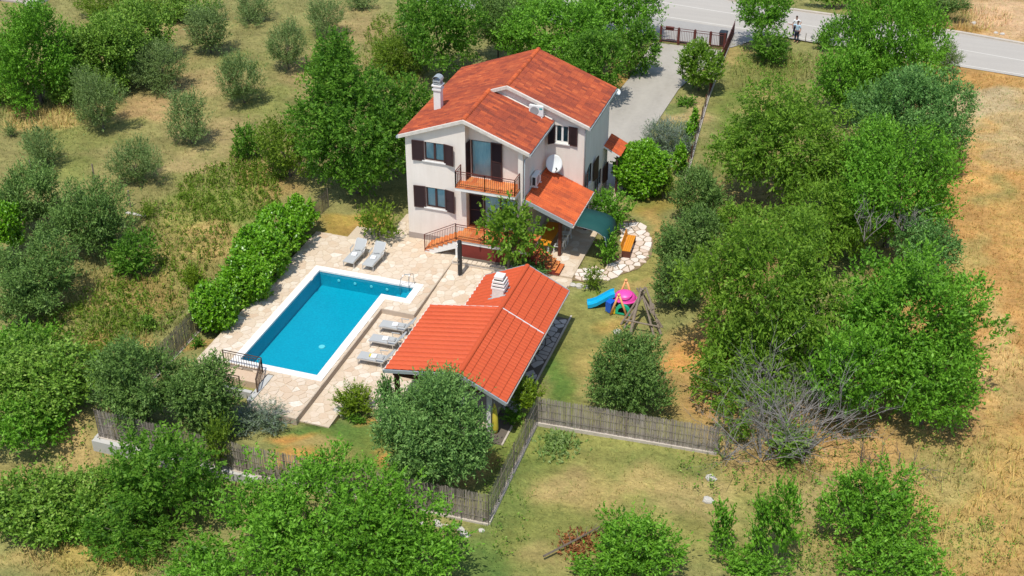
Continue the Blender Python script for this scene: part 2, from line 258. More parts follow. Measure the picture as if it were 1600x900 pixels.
# patches of soil, straw and green grass, as (u, v, ru, rv, colour, strength) spots on the ground
TAN = (.33, .245, .105); OLV = (.19, .205, .055); STRAW = (.44, .245, .082); GRN = (.095, .165, .032); SOIL = (.48, .24, .085); DRY = (.36, .265, .10); LAWN = (.150, .190, .040); DKG = (.07, .11, .025)
ORS = (.54, .25, .07); PALE = (.50, .40, .24)
SPOTS = [
 (200, 200, 420, 240, (.245, .220, .078), 1), (420, 250, 60, 25, (.36, .25, .11), .7), (280, 120, 40, 20, TAN, .6), (150, 215, 60, 14, TAN, .5), (470, 110, 40, 16, TAN, .5), (1960, 450, 380, 700, STRAW, 1), (1540, 450, 150, 520, STRAW, 1), (1560, 200, 90, 60, (.42, .31, .15), .9), (1430, 640, 120, 120, STRAW, 1), (1400, 760, 180, 160, (.38, .27, .10), .9), (1540, 780, 130, 130, (.42, .28, .095), .9),
 (1000, 760, 260, 130, (.25, .235, .068), 1), (1200, 640, 120, 120, (.38, .24, .10), .8), (1120, 560, 60, 90, SOIL, .6), (1060, 590, 50, 60, (.40, .25, .09), .7), (1180, 350, 70, 200, (.30, .20, .08), .8),
 (1180, 130, 70, 110, (.20, .20, .055), 1), (1160, 190, 30, 60, LAWN, .8), (1190, 160, 30, 30, DRY, .6), (1150, 230, 40, 60, LAWN, .8), (1150, 85, 20, 15, DRY, .8),
 (250, 40, 60, 25, TAN, .7), (520, 110, 70, 40, TAN, .7), (550, 45, 60, 30, TAN, .8), (330, 130, 60, 30, TAN, .7), (230, 170, 60, 25, (.38, .25, .11), .9), (120, 215, 80, 22, OLV, .8), (340, 210, 60, 25, (.36, .27, .12), .8), (100, 265, 60, 25, OLV, .9), (300, 260, 60, 18, (.36, .27, .12), .8),
 (60, 185, 60, 18, (.42, .30, .11), .9), (420, 160, 50, 25, OLV, .7), (480, 60, 30, 20, OLV, .6), (380, 100, 40, 15, OLV, .7), (190, 190, 30, 15, OLV, .6),
 (420, 290, 50, 30, (.36, .24, .09), .8), (340, 330, 80, 50, (.23, .26, .06), .9), (300, 390, 60, 60, (.31, .25, .08), .8), (150, 470, 110, 50, (.31, .25, .085), .9), (240, 470, 60, 40, (.30, .22, .07), .9), (340, 370, 40, 30, (.42, .29, .11), .8), (170, 510, 60, 30, OLV, .8), (190, 545, 60, 22, (.40, .26, .09), .9), (120, 690, 50, 45, (.42, .30, .12), .9), (20, 740, 40, 20, DRY, .9), (130, 870, 100, 30, (.40, .30, .09), .9), (30, 880, 50, 20, DRY, .8),
 (560, 700, 130, 35, LAWN, 1), (520, 675, 60, 22, GRN, .8), (470, 690, 40, 10, ORS, .8), (455, 715, 45, 12, ORS, .7), (500, 700, 30, 10, DRY, .8), (600, 715, 22, 10, ORS, .9), (560, 730, 60, 12, GRN, .6), (570, 655, 25, 8, ORS, .7), (780, 690, 40, 20, LAWN, .9), (760, 720, 30, 30, ORS, .55), (775, 665, 14, 6, ORS, .8), (730, 750, 50, 12, (.46, .30, .10), .8),
 (880, 590, 40, 60, LAWN, 1), (870, 600, 26, 34, GRN, .9), (910, 520, 50, 60, (.22, .21, .06), .9), (960, 560, 50, 30, (.34, .25, .08), .8), (920, 600, 20, 20, DRY, .6), (960, 500, 40, 12, ORS, .35), (930, 460, 30, 20, LAWN, .8), (1010, 420, 40, 40, (.25, .22, .06), .8), (1020, 320, 40, 30, (.27, .21, .05), 1), (1000, 310, 30, 12, GRN, .4), (1030, 350, 20, 30, (.40, .25, .09), .6), (945, 400, 20, 25, (.17, .17, .04), .9), (1000, 440, 30, 12, (.38, .25, .10), .5),
 (1085, 560, 40, 16, ORS, .7), (1150, 400, 30, 20, (.42, .26, .10), .7), (1060, 455, 22, 10, ORS, .6),
 (980, 130, 24, 40, (.33, .21, .06), 1), (975, 185, 20, 20, (.33, .20, .06), 1), (1070, 175, 30, 25, (.38, .28, .13), .9), (1060, 165, 14, 8, GRN, .7), (1050, 235, 30, 40, (.20, .20, .05), .8),
 (540, 350, 50, 14, (.37, .25, .06), .9), (590, 360, 40, 12, (.35, .2, .06), .6), (320, 540, 18, 12, (.42, .27, .09), .9),
 (830, 700, 60, 40, LAWN, .8), (790, 800, 60, 90, (.13, .17, .04), .9), (850, 850, 80, 60, (.19, .20, .05), .8), (930, 700, 100, 25, (.22, .22, .06), .8), (1050, 730, 80, 20, (.17, .19, .05), .7), (930, 770, 60, 30, (.40, .29, .11), .7), (1020, 750, 50, 20, (.42, .30, .12), .7), (880, 760, 30, 20, (.36, .26, .11), .7), (1100, 780, 60, 40, (.38, .28, .12), .7), (860, 870, 60, 14, (.30, .22, .09), .6), (740, 880, 40, 30, GRN, .8),
 (1340, 700, 60, 40, (.48, .29, .11), .9), (1290, 650, 50, 40, (.45, .26, .10), .8), (1280, 780, 50, 40, (.36, .28, .12), .7), (1480, 740, 60, 50, (.30, .25, .09), .8), (1500, 840, 60, 30, (.34, .27, .09), .7), (1570, 880, 40, 30, (.40, .26, .09), .6),
 (1560, 300, 30, 25, (.27, .24, .08), .7), (1515, 400, 20, 50, (.30, .26, .09), .6), (1560, 500, 30, 20, (.30, .25, .10), .7), (1500, 640, 40, 50, (.40, .24, .10), .7), (1585, 620, 25, 40, (.34, .25, .10), .7),
 (1520, 160, 80, 22, (.44, .34, .19), .9), (1560, 560, 30, 80, (.47, .32, .13), .8), (1530, 250, 20, 60, (.56, .33, .11), .7), (1580, 350, 30, 60, (.46, .28, .09), .6), (1540, 470, 20, 40, (.55, .32, .12), .7),
 (1570, 30, 60, 30, (.55, .36, .20), 1), (1560, 5, 60, 20, (.50, .33, .18), .9), (1450, 30, 60, 22, (.30, .22, .09), .9), (1340, 8, 50, 12, (.34, .25, .09), .9), (1180, 60, 24, 8, (.44, .30, .16), .8), (1280, 62, 20, 8, (.44, .34, .24), .8),
]
def gcolor(X, Y, Z):
    u, v, ok = project(X, Y, Z); col = np.zeros(X.shape+(3,)); col[:] = (.23, .22, .075)
    uu = u+14*np.sin(X*1.1+Y*.7)+10*np.sin(Y*1.9-X*.5); vv = v+8*np.sin(X*.8-Y*1.3)+5*np.cos(X*2.1)
    for (a, b, ra, rb, c_, s_) in SPOTS:
        d = ((uu-a)/ra)**2+((vv-b)/rb)**2; wgt = s_*np.clip(1.35-d*.9, 0, 1); wgt = (wgt*ok)[..., None]
        col = col*(1-wgt)+np.array(c_)*wgt
    n = 1+.10*np.sin(X*.9+2*np.sin(Y*.6))*np.sin(Y*1.2+X*.35)
    col = col*n[..., None]
    return col
ny, nx = GX.shape
me = bpy.data.meshes.new('ground'); vs = np.stack([GX, GY, GZ], -1).reshape(-1, 3)
ii = np.arange(ny*nx).reshape(ny, nx); q = np.stack([ii[:-1, :-1], ii[:-1, 1:], ii[1:, 1:], ii[1:, :-1]], -1).reshape(-1, 4)
def raw_mesh(me, v, q):
    k = q.shape[1]; me.vertices.add(len(v)); me.vertices.foreach_set('co', np.asarray(v, np.float32).ravel()); me.loops.add(q.size); me.loops.foreach_set('vertex_index', q.astype(np.int32).ravel())
    me.polygons.add(len(q)); me.polygons.foreach_set('loop_start', np.arange(0, q.size, k, dtype=np.int32)); me.update(calc_edges=True)
raw_mesh(me, vs, q); me.polygons.foreach_set('use_smooth', [True]*len(q))
gc = gcolor(GX, GY, GZc).reshape(-1, 3); ca = me.attributes.new('gcol', 'FLOAT_COLOR', 'POINT')
ca.data.foreach_set('color', np.concatenate([gc, np.ones((len(gc), 1))], 1).astype(np.float32).ravel())
me.materials.append(M['ground']); ground = tag(link(me, 'ground'), kind='structure')

# ---------------------------------------------------------------- road, shoulder, driveway
def strip(name, near, far, m, parent=None, lift=0, kind='structure'):
    b = MB(); n = len(near)
    for i in range(n-1): b.poly([near[i], near[i+1], far[i+1], far[i]])
    o = b.build(name, m, parent)
    if kind: tag(o, kind=kind)
    return o
def line_pts(pix, z, ext=(-60, 120)):
    p = [G(u, v, z) for u, v in pix]; a, b = p[0], p[-1]; d0 = (p[0]-p[1]).normalized(); d1 = (p[-1]-p[-2]).normalized()
    return [a+d0*abs(ext[0])]+p+[b+d1*ext[1]]
nearl = line_pts([(1053, 28), (1140, 41), (1495, 100), (1600, 117)], -.02)
cent = line_pts([(1064, 8.5), (1158.6, 23.5), (1487, 75), (1600, 95)], -.02)
farl = line_pts([(1064, -14), (1247, 15), (1469, 49), (1600, 70)], -.02)
def off(pl, dy, dz=0): return [Vector((p.x, p.y+dy, p.z+dz)) for p in pl]
strip('road', off(nearl, -.45), [Vector((n.x, f.y, n.z)) for n, f in zip(nearl, off(farl, .0))], 'asphalt')
rn = off(nearl, -.45)
def shoulder():
    b = MB(); a = G(1036, 60, -.03); c_ = G(1139, 73, -.03)
    b.poly([(a.x-30, a.y+3.0, -.024), (a.x-2, a.y-.4, -.024), (c_.x+.2, c_.y-.1, -.024), (c_.x+2.4, c_.y+3.2, -.024), (rn[2].x+2.6, rn[2].y+.05, -.024), (rn[1].x, rn[1].y+.1, -.024), (rn[0].x+30, rn[0].y, -.024)])
    return tag(b.build('road_shoulder', 'apron'), kind='structure')
shoulder()
strip('road_edge_marking', off(nearl, -.06, .006), off(nearl, .08, .006), 'line'); strip('road_centre_marking', off(cent, -.06, .006), off(cent, .07, .006), 'line')
vb = MB()
fl = [Vector((n.x, f.y, 0)) for n, f in zip(nearl, farl)]
for a, b_ in zip(fl[:-1], fl[1:]):
    vb.mesh([(a.x, a.y, -.2), (b_.x, b_.y, -.2), (b_.x, b_.y+.3, -.2), (a.x, a.y+.3, -.2), (a.x, a.y, .1), (b_.x, b_.y, .1), (b_.x, b_.y+.3, .1), (a.x, a.y+.3, .1)], [(4, 5, 6, 7), (0, 1, 5, 4), (2, 3, 7, 6)])
tag(vb.build('road_kerb', 'plinthc'), kind='structure')
b = MB()
dl = [(6.5, 35.4), (6.45, 34), (6.45, 28), (6.2, 23.4), (5.2, 14.2), (5.2, 10.2)]; dr = [(12.2, 35.4), (12.1, 33.8), (11.0, 30), (10.4, 26.8), (10.1, 18.0), (9.9, 10.2)]
for i in range(5): b.poly([(dl[i+1][0], dl[i+1][1], -.055), (dr[i+1][0], dr[i+1][1], -.055), (dr[i][0], dr[i][1], -.055), (dl[i][0], dl[i][1], -.055)])
tag(b.build('driveway', 'concrete'), kind='structure')
b = MB(); b.box(6.25, 6.33, 10.2, 23.4, -.2, -.045); b.box(4.9, 6.25, 10.3, 16.2, -.25, -.05); tag(b.build('driveway_edge', 'plinthc'), kind='structure')

# ---------------------------------------------------------------- crazy paving
def voronoi(rects, sp, jit=.42, joint=.028, seed=1, skip=None):
    """rects: (x0,x1,y0,y1,flags) flags name the outer sides among 'lrbt'; returns polygons"""
    r = random.Random(seed); seeds = []
    X0 = min(a[0] for a in rects); X1 = max(a[1] for a in rects); Y0 = min(a[2] for a in rects); Y1 = max(a[3] for a in rects)
    grid = {}
    nx_ = int((X1-X0)/sp)+3; ny_ = int((Y1-Y0)/sp)+3
    for i in range(-1, nx_):
        for j in range(-1, ny_):
            x = X0+(i+(.5 if j % 2 else 0)+r.uniform(-jit, jit))*sp*1.08; y = Y0+(j+r.uniform(-jit, jit))*sp*.93
            if r.random() < .13: continue
            grid[(i, j)] = (x, y)
    out = []
    for (i, j), (x, y) in grid.items():
        rc = next((a for a in rects if a[0] <= x <= a[1] and a[2] <= y <= a[3]), None)
        if rc is None or (skip and skip(x, y)): continue
        poly = [(x-1, y-1), (x+1, y-1), (x+1, y+1), (x-1, y+1)]; hp = []
        for di in range(-3, 4):
            for dj in range(-3, 4):
                k = grid.get((i+di, j+dj))
                if k and (di or dj):
                    dx, dy = k[0]-x, k[1]-y; L = math.hypot(dx, dy)
                    if L < 1e-3: continue
                    hp.append((dx/L, dy/L, (dx*(x+k[0])/2+dy*(y+k[1])/2)/L-joint/2))
        if 'l' in rc[4]: hp.append((-1, 0, -rc[0]))
        if 'r' in rc[4]: hp.append((1, 0, rc[1]))
        if 'b' in rc[4]: hp.append((0, -1, -rc[2]))
        if 't' in rc[4]: hp.append((0, 1, rc[3]))
        for a, b_, c_ in hp:
            np_ = []
            for k in range(len(poly)):
                p, q_ = poly[k], poly[(k+1) % len(poly)]; dp = a*p[0]+b_*p[1]-c_; dq = a*q_[0]+b_*q_[1]-c_
                if dp <= 0: np_.append(p)
                if (dp < 0) != (dq < 0) and dp != dq: t = dp/(dp-dq); np_.append((p[0]+(q_[0]-p[0])*t, p[1]+(q_[1]-p[1])*t))
            poly = np_
            if len(poly) < 3: break
        if len(poly) < 3: continue
        ar = abs(sum(poly[k][0]*poly[(k+1) % len(poly)][1]-poly[(k+1) % len(poly)][0]*poly[k][1] for k in range(len(poly))))/2
        if ar > .012: out.append((ar, poly))
    return out
def lay(polys, parent, zf, m, name='paving_stone', limit=300, rise=.014, seed=3):
    r = random.Random(seed); polys = sorted(polys, key=lambda a: -a[0]); rest = MB()
    for k, (ar, p) in enumerate(polys):
        cx = sum(q_[0] for q_ in p)/len(p); cy = sum(q_[1] for q_ in p)/len(p)
        p2 = []
        for i in range(len(p)):                                      # corners knocked off
            a, c_ = Vector(p[i]), Vector(p[(i+1) % len(p)]); e = (c_-a).length
            if e < .02: continue
            t = min(.3, .035/e); p2 += [tuple(a.lerp(c_, t)), tuple(a.lerp(c_, 1-t))]
        if len(p2) < 3: continue
        h = rise+r.uniform(-.004, .006); tl = (r.uniform(-.006, .006), r.uniform(-.006, .006)); tn = r.random()
        b = rest if k >= limit else MB()
        n = len(p2); top = [(cx+(q_[0]-cx)*.975, cy+(q_[1]-cy)*.975, zf(*q_)+h+tl[0]*(q_[0]-cx)+tl[1]*(q_[1]-cy)) for q_ in p2]
        bot = [(q_[0], q_[1], zf(*q_)-.01) for q_ in p2]
        b.mesh(bot+top, [tuple(range(n, 2*n))]+[(i, (i+1) % n, n+(i+1) % n, n+i) for i in range(n)], tn)
        if k < limit: b.build(name, m, parent)
    if rest.f: tag(rest.build(name+'_field', m, parent), kind='stuff')
UP = [(-5.5, 1.5, -7.7, -1.2, 'l'), (1.5, 3.4, -7.7, -1.2, 'rb'), (-5.5, 1.5, -15.0, -7.7, 'lr'), (-5.5, -3.0, -1.2, -1.15, 'lrt'), (-1.25, 0, -1.2, 2.6, 'lt'), (-1.1, 1.5, -17.85, -15.0, 'lrb'), (0, 3.4, -1.2, .2, 'r')]
def slab(rects, zt, zb, mats, name, zf=None):
    b = MB()
    for k, (x0, x1, y0, y1, fl_) in enumerate(rects):
        zt_ = zt-.0015*k
        if zf: 
            n = max(1, int((y1-y0)/1.0)); ys = [y0+(y1-y0)*i/n for i in range(n+1)]
            for a, c_ in zip(ys[:-1], ys[1:]): b.mesh([(x0, a, zb), (x1, a, zb), (x1, c_, zb), (x0, c_, zb), (x0, a, zf(x0, a)-.0015*k), (x1, a, zf(x1, a)-.0015*k), (x1, c_, zf(x1, c_)-.0015*k), (x0, c_, zf(x0, c_)-.0015*k)], [(4, 5, 6, 7), (0, 1, 5, 4), (1, 2, 6, 5), (2, 3, 7, 6), (3, 0, 4, 7)])
        else: b.box(x0, x1, y0, y1, zb, zt_)
    b.ci = 0
    o = b.build(name, mats); return tag(o, kind='structure')
PX0, PX1, PY0, PY1 = -3.37, .97, -14.43, -5.17                        # inside of the pool walls
BX1, BY0 = 2.43, -6.42                                                # the step-in bay at its back right corner
upf = [(-5.5, PX0-.1, -15.0, -1.15, ''), (PX0-.1, 3.4, PY1+.1, .2, ''), (BX1+.1, 3.4, -7.7, PY1+.1, ''), (PX1+.1, BX1+.1, -7.7, BY0-.1, ''), (PX1+.1, 1.5, -15.0, -7.7, ''), (PX0-.1, PX1+.1, -15.0, PY0-.1, ''), (-1.1, 1.5, -17.85, -15.0, ''), (-1.25, 0, .2, 2.6, '')]
upper = slab(upf, 0, -1.0, 'joint', 'pool_terrace')
inpool = lambda x, y: (PX0-.25 < x < PX1+.25 and PY0-.25 < y < PY1+.25) or (PX1-.1 < x < BX1+.3 and BY0-.3 < y < PY1+.25) or (x > 3.5 and y > -1.5) or (x > .05 and y > -.05)
lay(voronoi(UP, .39, seed=5, skip=inpool), upper, lambda x, y: 0, 'stone')
rb = MB(); rb.box(3.402, 3.43, -7.7, -1.9, -.3, -.01); rb.box(1.5, 3.43, -7.73, -7.702, -.4, -.01); rb.box(1.502, 1.53, -17.85, -7.73, -.6, -.01); rb.box(-1.1, 1.53, -17.88, -17.852, -.7, -.01)
rb.build('riser', 'riser', upper)
lowz = lambda x, y: -.07-.26*float(sst(-1.5, -9, np.float64(y)))
LOW = [(3.46, 11.0, -7.7, -1.9, 't'), (1.56, 11.0, -14.6, -7.7, 'l'), (1.56, 3.05, -17.6, -14.6, 'lrb'), (3.05, 5.0, -15.6, -14.6, 'b')]
low_f = [(3.43, 10.35, -7.7, -1.9, ''), (1.53, 10.35, -14.6, -7.7, ''), (1.53, 3.08, -17.6, -14.6, ''), (3.08, 5.0, -15.6, -14.6, ''), (5.0, 10.35, -16.4, -14.6, '')]
lower = slab(low_f, 0, -1.0, 'joint', 'lower_terrace', zf=lowz)
lay(voronoi(LOW, .39, seed=9, skip=lambda x, y: x > 7.6), lower, lowz, 'stone')
RT = [(6.95, 10.35, -1.35, 4.4, 'lrb'), (9.3, 10.35, 4.4, 10.2, 'lrt')]
right = slab([(6.9, 10.4, -1.35, 4.4, ''), (9.28, 10.4, 4.4, 10.2, '')], -.005, -1, 'joint', 'side_terrace')
lay(voronoi(RT, .46, seed=4, skip=lambda x, y: (x < 7.0)), right, lambda x, y: -.005, 'stone')
st2 = slab([(7.0, 10.45, -2.15, -1.36, '')], -.10, -1, 'joint', 'terrace_step'); lay(voronoi([(7.0, 10.45, -2.15, -1.36, 'lrbt')], .5, seed=14), st2, lambda x, y: -.10, 'stone')
st3 = slab([(7.6, 10.55, -2.95, -2.16, '')], -.2, -1, 'joint', 'terrace_step'); lay(voronoi([(7.6, 10.55, -2.95, -2.16, 'lrbt')], .5, seed=15), st3, lambda x, y: -.2, 'stone')
# white stone path in the garden and the grey one beside the pool house
pp = [G(*p, -.1) for p in ((962, 348), (990, 344), (1010, 356), (1021, 378), (1018, 400), (998, 420), (950, 436), (918, 441), (893, 438), (902, 423), (915, 418), (945, 420), (965, 405), (975, 385), (970, 365))]
pp = [(p.x, p.y) for p in pp]
ptz = lambda x, y: tz(x, y)+.012
xs = [p[0] for p in pp]; ys = [p[1] for p in pp]
path = MB(); cxp = sum(xs)/len(xs); cyp = sum(ys)/len(ys)
path.poly([(x, y, -.085) for x, y in pp]); path = tag(path.build('garden_path', 'pjoint'), kind='structure')
cells = [c_ for c_ in voronoi([(min(xs), max(xs), min(ys), max(ys), '')], .43, joint=.055, seed=8) if inpoly((sum(q_[0] for q_ in c_[1])/len(c_[1]), sum(q_[1] for q_ in c_[1])/len(c_[1])), pp)]
lay(cells, path, lambda x, y: -.085, 'pstone', rise=.03)
gp = MB(); gp.box(10.36, 11.25, -16.2, -4.6, -.7, -.365); gp.ci = 1; gp.box(11.25, 11.34, -16.2, -4.6, -.7, -.33); gp = tag(gp.build('grey_stone_path', ['djoint', 'plinthc']), kind='structure')
lay(voronoi([(10.38, 11.2, -13.5, -5.2, 'lr')], .46, joint=.06, seed=21), gp, lambda x, y: -.365, 'dstone', rise=.02)

# ---------------------------------------------------------------- pool
pool = thing('swimming_pool', 'turquoise rectangular swimming pool with a small step-in bay and wide white coping', 'swimming pool', (-1.2, -9.8, 0))
def mosaic():
    m = mat('pool_mosaic', (.012, .37, .47), .4, noise=[(.8, (.01, .31, .42), .6), (9, (.02, .50, .60), .75), (28, (.008, .30, .40), .5)], spec=.3); return m  # mosaic tone variation, contrast raised to imitate faint caustic light
M['mosaic'] = mosaic(); PZ = -.98
b = MB()
b.poly([(PX0, PY0, PZ), (PX1, PY0, PZ), (PX1, PY1, PZ), (PX0, PY1, PZ)]); 
b.build('pool_floor', 'mosaic', pool)
b = MB()
for (a, c_) in (((PX0, PY0), (PX0, PY1)), ((PX0, PY1), (BX1, PY1)), ((BX1, PY1), (BX1, BY0)), ((BX1, BY0), (PX1, BY0)), ((PX1, BY0), (PX1, PY0)), ((PX1, PY0), (PX0, PY0))):
    b.poly([(a[0], a[1], PZ-.02), (c_[0], c_[1], PZ-.02), (c_[0], c_[1], 0), (a[0], a[1], 0)])
b.build('pool_wall', 'mosaic', pool)
b = MB()
for k in range(4): b.box(PX1-.0+.0+k*.36, BX1-.002, BY0+.002, PY1-.002, PZ, -.86+k*.2)
b.build('bay_step', 'mosaic', pool)
wm = bpy.data.materials.new('pool_water'); wm.use_nodes = True; n = wm.node_tree.nodes; l = wm.node_tree.links; n.clear()
tr = n.new('ShaderNodeBsdfTransparent'); tr.inputs[0].default_value = (.40, .89, .95, 1); gl = n.new('ShaderNodeBsdfGlossy'); gl.inputs['Roughness'].default_value = .05
fr = n.new('ShaderNodeFresnel'); fr.inputs[0].default_value = 1.33; mx = n.new('ShaderNodeMixShader'); o_ = n.new('ShaderNodeOutputMaterial')
nt = n.new('ShaderNodeTexNoise'); nt.inputs['Scale'].default_value = 5; nt.inputs['Detail'].default_value = 3; bp = n.new('ShaderNodeBump'); bp.inputs['Strength'].default_value = .6; bp.inputs['Distance'].default_value = .03
ge = n.new('ShaderNodeNewGeometry'); l.new(ge.outputs['Position'], nt.inputs['Vector']); l.new(nt.outputs[0], bp.inputs['Height']); l.new(bp.outputs[0], gl.inputs['Normal']); l.new(bp.outputs[0], fr.inputs['Normal'])
l.new(fr.outputs[0], mx.inputs[0]); l.new(tr.outputs[0], mx.inputs[1]); l.new(gl.outputs[0], mx.inputs[2]); l.new(mx.outputs[0], o_.inputs[0])
M['water'] = wm
b = MB(); b.poly([(PX0, PY0, -.09), (PX1, PY0, -.09), (PX1, PY1, -.09), (PX0, PY1, -.09)]); b.poly([(PX1, BY0, -.09), (BX1, BY0, -.09), (BX1, PY1, -.09), (PX1, PY1, -.09)])
b.build('water_surface', 'water', pool)
cw = .40; cz = .045
def cop(x0, x1, y0, y1):
    L = max(x1-x0, y1-y0); n_ = max(1, round(L/1.0))
    for i in range(n_):
        b = MB()
        if x1-x0 > y1-y0: b.box(x0+(x1-x0)*i/n_+.004, x0+(x1-x0)*(i+1)/n_-.004, y0, y1, -.06, cz+rnd.uniform(-.002, .002))
        else: b.box(x0, x1, y0+(y1-y0)*i/n_+.004, y0+(y1-y0)*(i+1)/n_-.004, -.06, cz+rnd.uniform(-.002, .002))
        b.build('coping_slab', 'coping', pool)
cop(PX0-cw, PX0+.02, PY0-cw, PY1+cw-.001); cop(PX0+.024, BX1+cw, PY1-.02, PY1+cw); cop(BX1-.02, BX1+cw, BY0-cw, PY1-.024)
cop(PX1-.02, BX1-.024, BY0-cw, BY0+.02); cop(PX1-.02, PX1+cw, PY0-cw, BY0-cw-.004); cop(PX0+.024, PX1-.024, PY0-cw, PY0+.02)
for (x, y) in ((-2.2, PY1-.012), (-1.2, PY1-.012), (-.2, PY1-.012), (.75, PY1-.012)):
    b = MB(); n_ = 10
    b.mesh([(x+.09*math.cos(6.283*k/n_), y, -.45+.09*math.sin(6.283*k/n_)) for k in range(n_)]+[(x+.07*math.cos(6.283*k/n_), y-.03, -.45+.07*math.sin(6.283*k/n_)) for k in range(n_)], [tuple(range(n_, 2*n_))]+[(k, (k+1) % n_, n_+(k+1) % n_, n_+k) for k in range(n_)])
    b.build('wall_jet', 'plas', pool)
b = MB(); b.tube([(-.6, -10.8, PZ+.005), (-.6, -10.8, PZ+.05)], .17, 12); b.build('floor_drain', 'plas', pool)
hr = thing('pool_handrail', 'bent stainless steel handrail at the step-in bay of the pool', 'handrail', (2.0, -5.0, 0))
for s_ in (0, .5):
    b = MB(); x = 1.62+s_; b.tube([(x, -5.35, -.75 if s_ == 0 else -.6), (x, -5.25, .1), (x, -5.2, .62), (x+.05, -5.08, .78), (x+.12, -4.9, .72), (x+.18, -4.88, .05)] if s_ else [(x, -5.35, -.75), (x, -5.33, .15), (x+.02, -5.2, .45), (x+.2, -5.12, .70)], .022, 6)
    b.build('post', 'steel', hr, smooth=True)
b = MB(); b.tube([(1.84, -5.12, .70), (2.17, -5.08, .78)], .022, 6); b.build('grip', 'steel', hr)

# ---------------------------------------------------------------- main house
EV = 6.63; PIT = .376; RXW = 3.58; RXM = 4.66
def rooft(x, main): # roof surface height
    rx = RXM if main else RXW; z = EV+PIT*(rx+.3); return z-PIT*abs(x-rx)
house = thing('house', 'two storey cream villa with weathered orange tile roofs, balcony and brown shutters', 'house', (4.6, 5, 0))
def wall_xz(b, y, x0, x1, z0, top, holes, depth=.16, ny_=-1, brk=()):
    """wall in the plane y with rectangular holes (xa,xb,za,zb); top is a function of x; reveals run inwards"""
    X = sorted(set([x0, x1]+[h[0] for h in holes]+[h[1] for h in holes]+[k for k in brk if x0 < k < x1]))
    for a, c_ in zip(X[:-1], X[1:]):
        hs = sorted([h for h in holes if h[0] <= a+1e-6 and h[1] >= c_-1e-6], key=lambda h: h[2]); z = z0
        for h in hs: b.poly([(a, y, z), (c_, y, z), (c_, y, h[2]), (a, y, h[2])]); z = h[3]
        b.poly([(a, y, z), (c_, y, z), (c_, y, top(c_)), (a, y, top(a))])
    for (a, c_, e, f) in holes:
        y2 = y-ny_*depth
        b.poly([(a, y, e), (a, y2, e), (a, y2, f), (a, y, f)]); b.poly([(c_, y, e), (c_, y, f), (c_, y2, f), (c_, y2, e)])
        b.poly([(a, y, f), (a, y2, f), (c_, y2, f), (c_, y, f)]); b.poly([(a, y, e), (c_, y, e), (c_, y2, e), (a, y2, e)])
wt = lambda main: (lambda x: rooft(x, main)-.13)
# openings
W1 = (1.15, 2.35, 4.98+.25, 6.38); W2 = (1.15, 2.35, 2.22, 3.52)
DU = (3.72, 4.95, 4.32, 6.62); DL = (4.45, 6.45, 1.27, 3.2)
WM = (7.55, 8.35, 5.32, 6.42)
b = MB()
wall_xz(b, 0, 0, 3.62, .0, wt(False), [W1, W2], brk=[RXW])
b.poly([(3.62, 0, 0), (3.62, .6, 0), (3.62, .6, rooft(3.62, False)-.13), (3.62, 0, rooft(3.62, False)-.13)])
wall_xz(b, .6, 3.62, 6.72, 0, wt(False), [DU, DL])
b.poly([(6.72, .6, 0), (6.72, 0, 0), (6.72, 0, rooft(6.72, False)-.13), (6.72, .6, rooft(6.72, False)-.13)])
b.poly([(6.72, 0, 0), (7.0, 0, 0), (7.0, 0, rooft(7, False)-.13), (6.72, 0, rooft(6.72, False)-.13)])
b.poly([(7.0, 0, 0), (7.0, 4.4, 0), (7.0, 4.4, rooft(7, False)-.13), (7.0, 0, rooft(7, False)-.13)])
b.poly([(0, 0, 0), (0, 0, EV), (0, 10.1, EV), (0, 10.1, 0)])
wall_xz(b, 4.4, 0, 9.3, 0, wt(True), [WM], brk=[RXM])
b.poly([(0, 10.1, 0), (0, 10.1, EV), (RXM, 10.1, rooft(RXM, True)-.13), (9.3, 10.1, EV), (9.3, 10.1, 0)])
# right wall with two arched openings
def wall_yz(b, x, y0, y1, z0, z1, arches, depth=.14):
    ysb = sorted(set([y0, y1]+[a[0] for a in arches]+[a[1] for a in arches]))
    for a, c_ in zip(ysb[:-1], ysb[1:]):
        h = next((h for h in arches if h[0] <= a+1e-6 and h[1] >= c_-1e-6), None)
        if not h: b.poly([(x, a, z0), (x, c_, z0), (x, c_, z1), (x, a, z1)]); continue
        b.poly([(x, a, z0), (x, c_, z0), (x, c_, h[2]), (x, a, h[2])])
        arc = [(a+(c_-a)*k/10, h[3]+h[4]*math.sin(math.pi*k/10)) for k in range(11)]
        for p, q_ in zip(arc[:-1], arc[1:]):
            b.poly([(x, p[0], p[1]), (x, q_[0], q_[1]), (x, q_[0], z1), (x, p[0], z1)]); b.poly([(x, p[0], p[1]), (x-depth, p[0], p[1]), (x-depth, q_[0], q_[1]), (x, q_[0], q_[1])])
        for yy in (a, c_): b.poly([(x, yy, h[2]), (x-depth, yy, h[2]), (x-depth, yy, h[3]), (x, yy, h[3])])
        b.poly([(x, a, h[2]), (x, c_, h[2]), (x-depth, c_, h[2]), (x-depth, a, h[2])])
AR = [(5.15, 6.45, 2.1, 3.25, .28), (7.6, 8.9, .75, 1.75, .25)]
wall_yz(b, 9.3, 4.4, 10.1, 0, EV-.1, AR)
hw = b.build('wall', 'render', house)
for bb_ in ((-.03, 3.6, -.03, .02, -.02, .38), (-.032, .0, .021, 10.1, -.02, .38), (9.295, 9.33, 4.38, 10.13, -.02, .45)): b = MB(); b.box(*bb_); b.build('plinth', 'plinth', house)
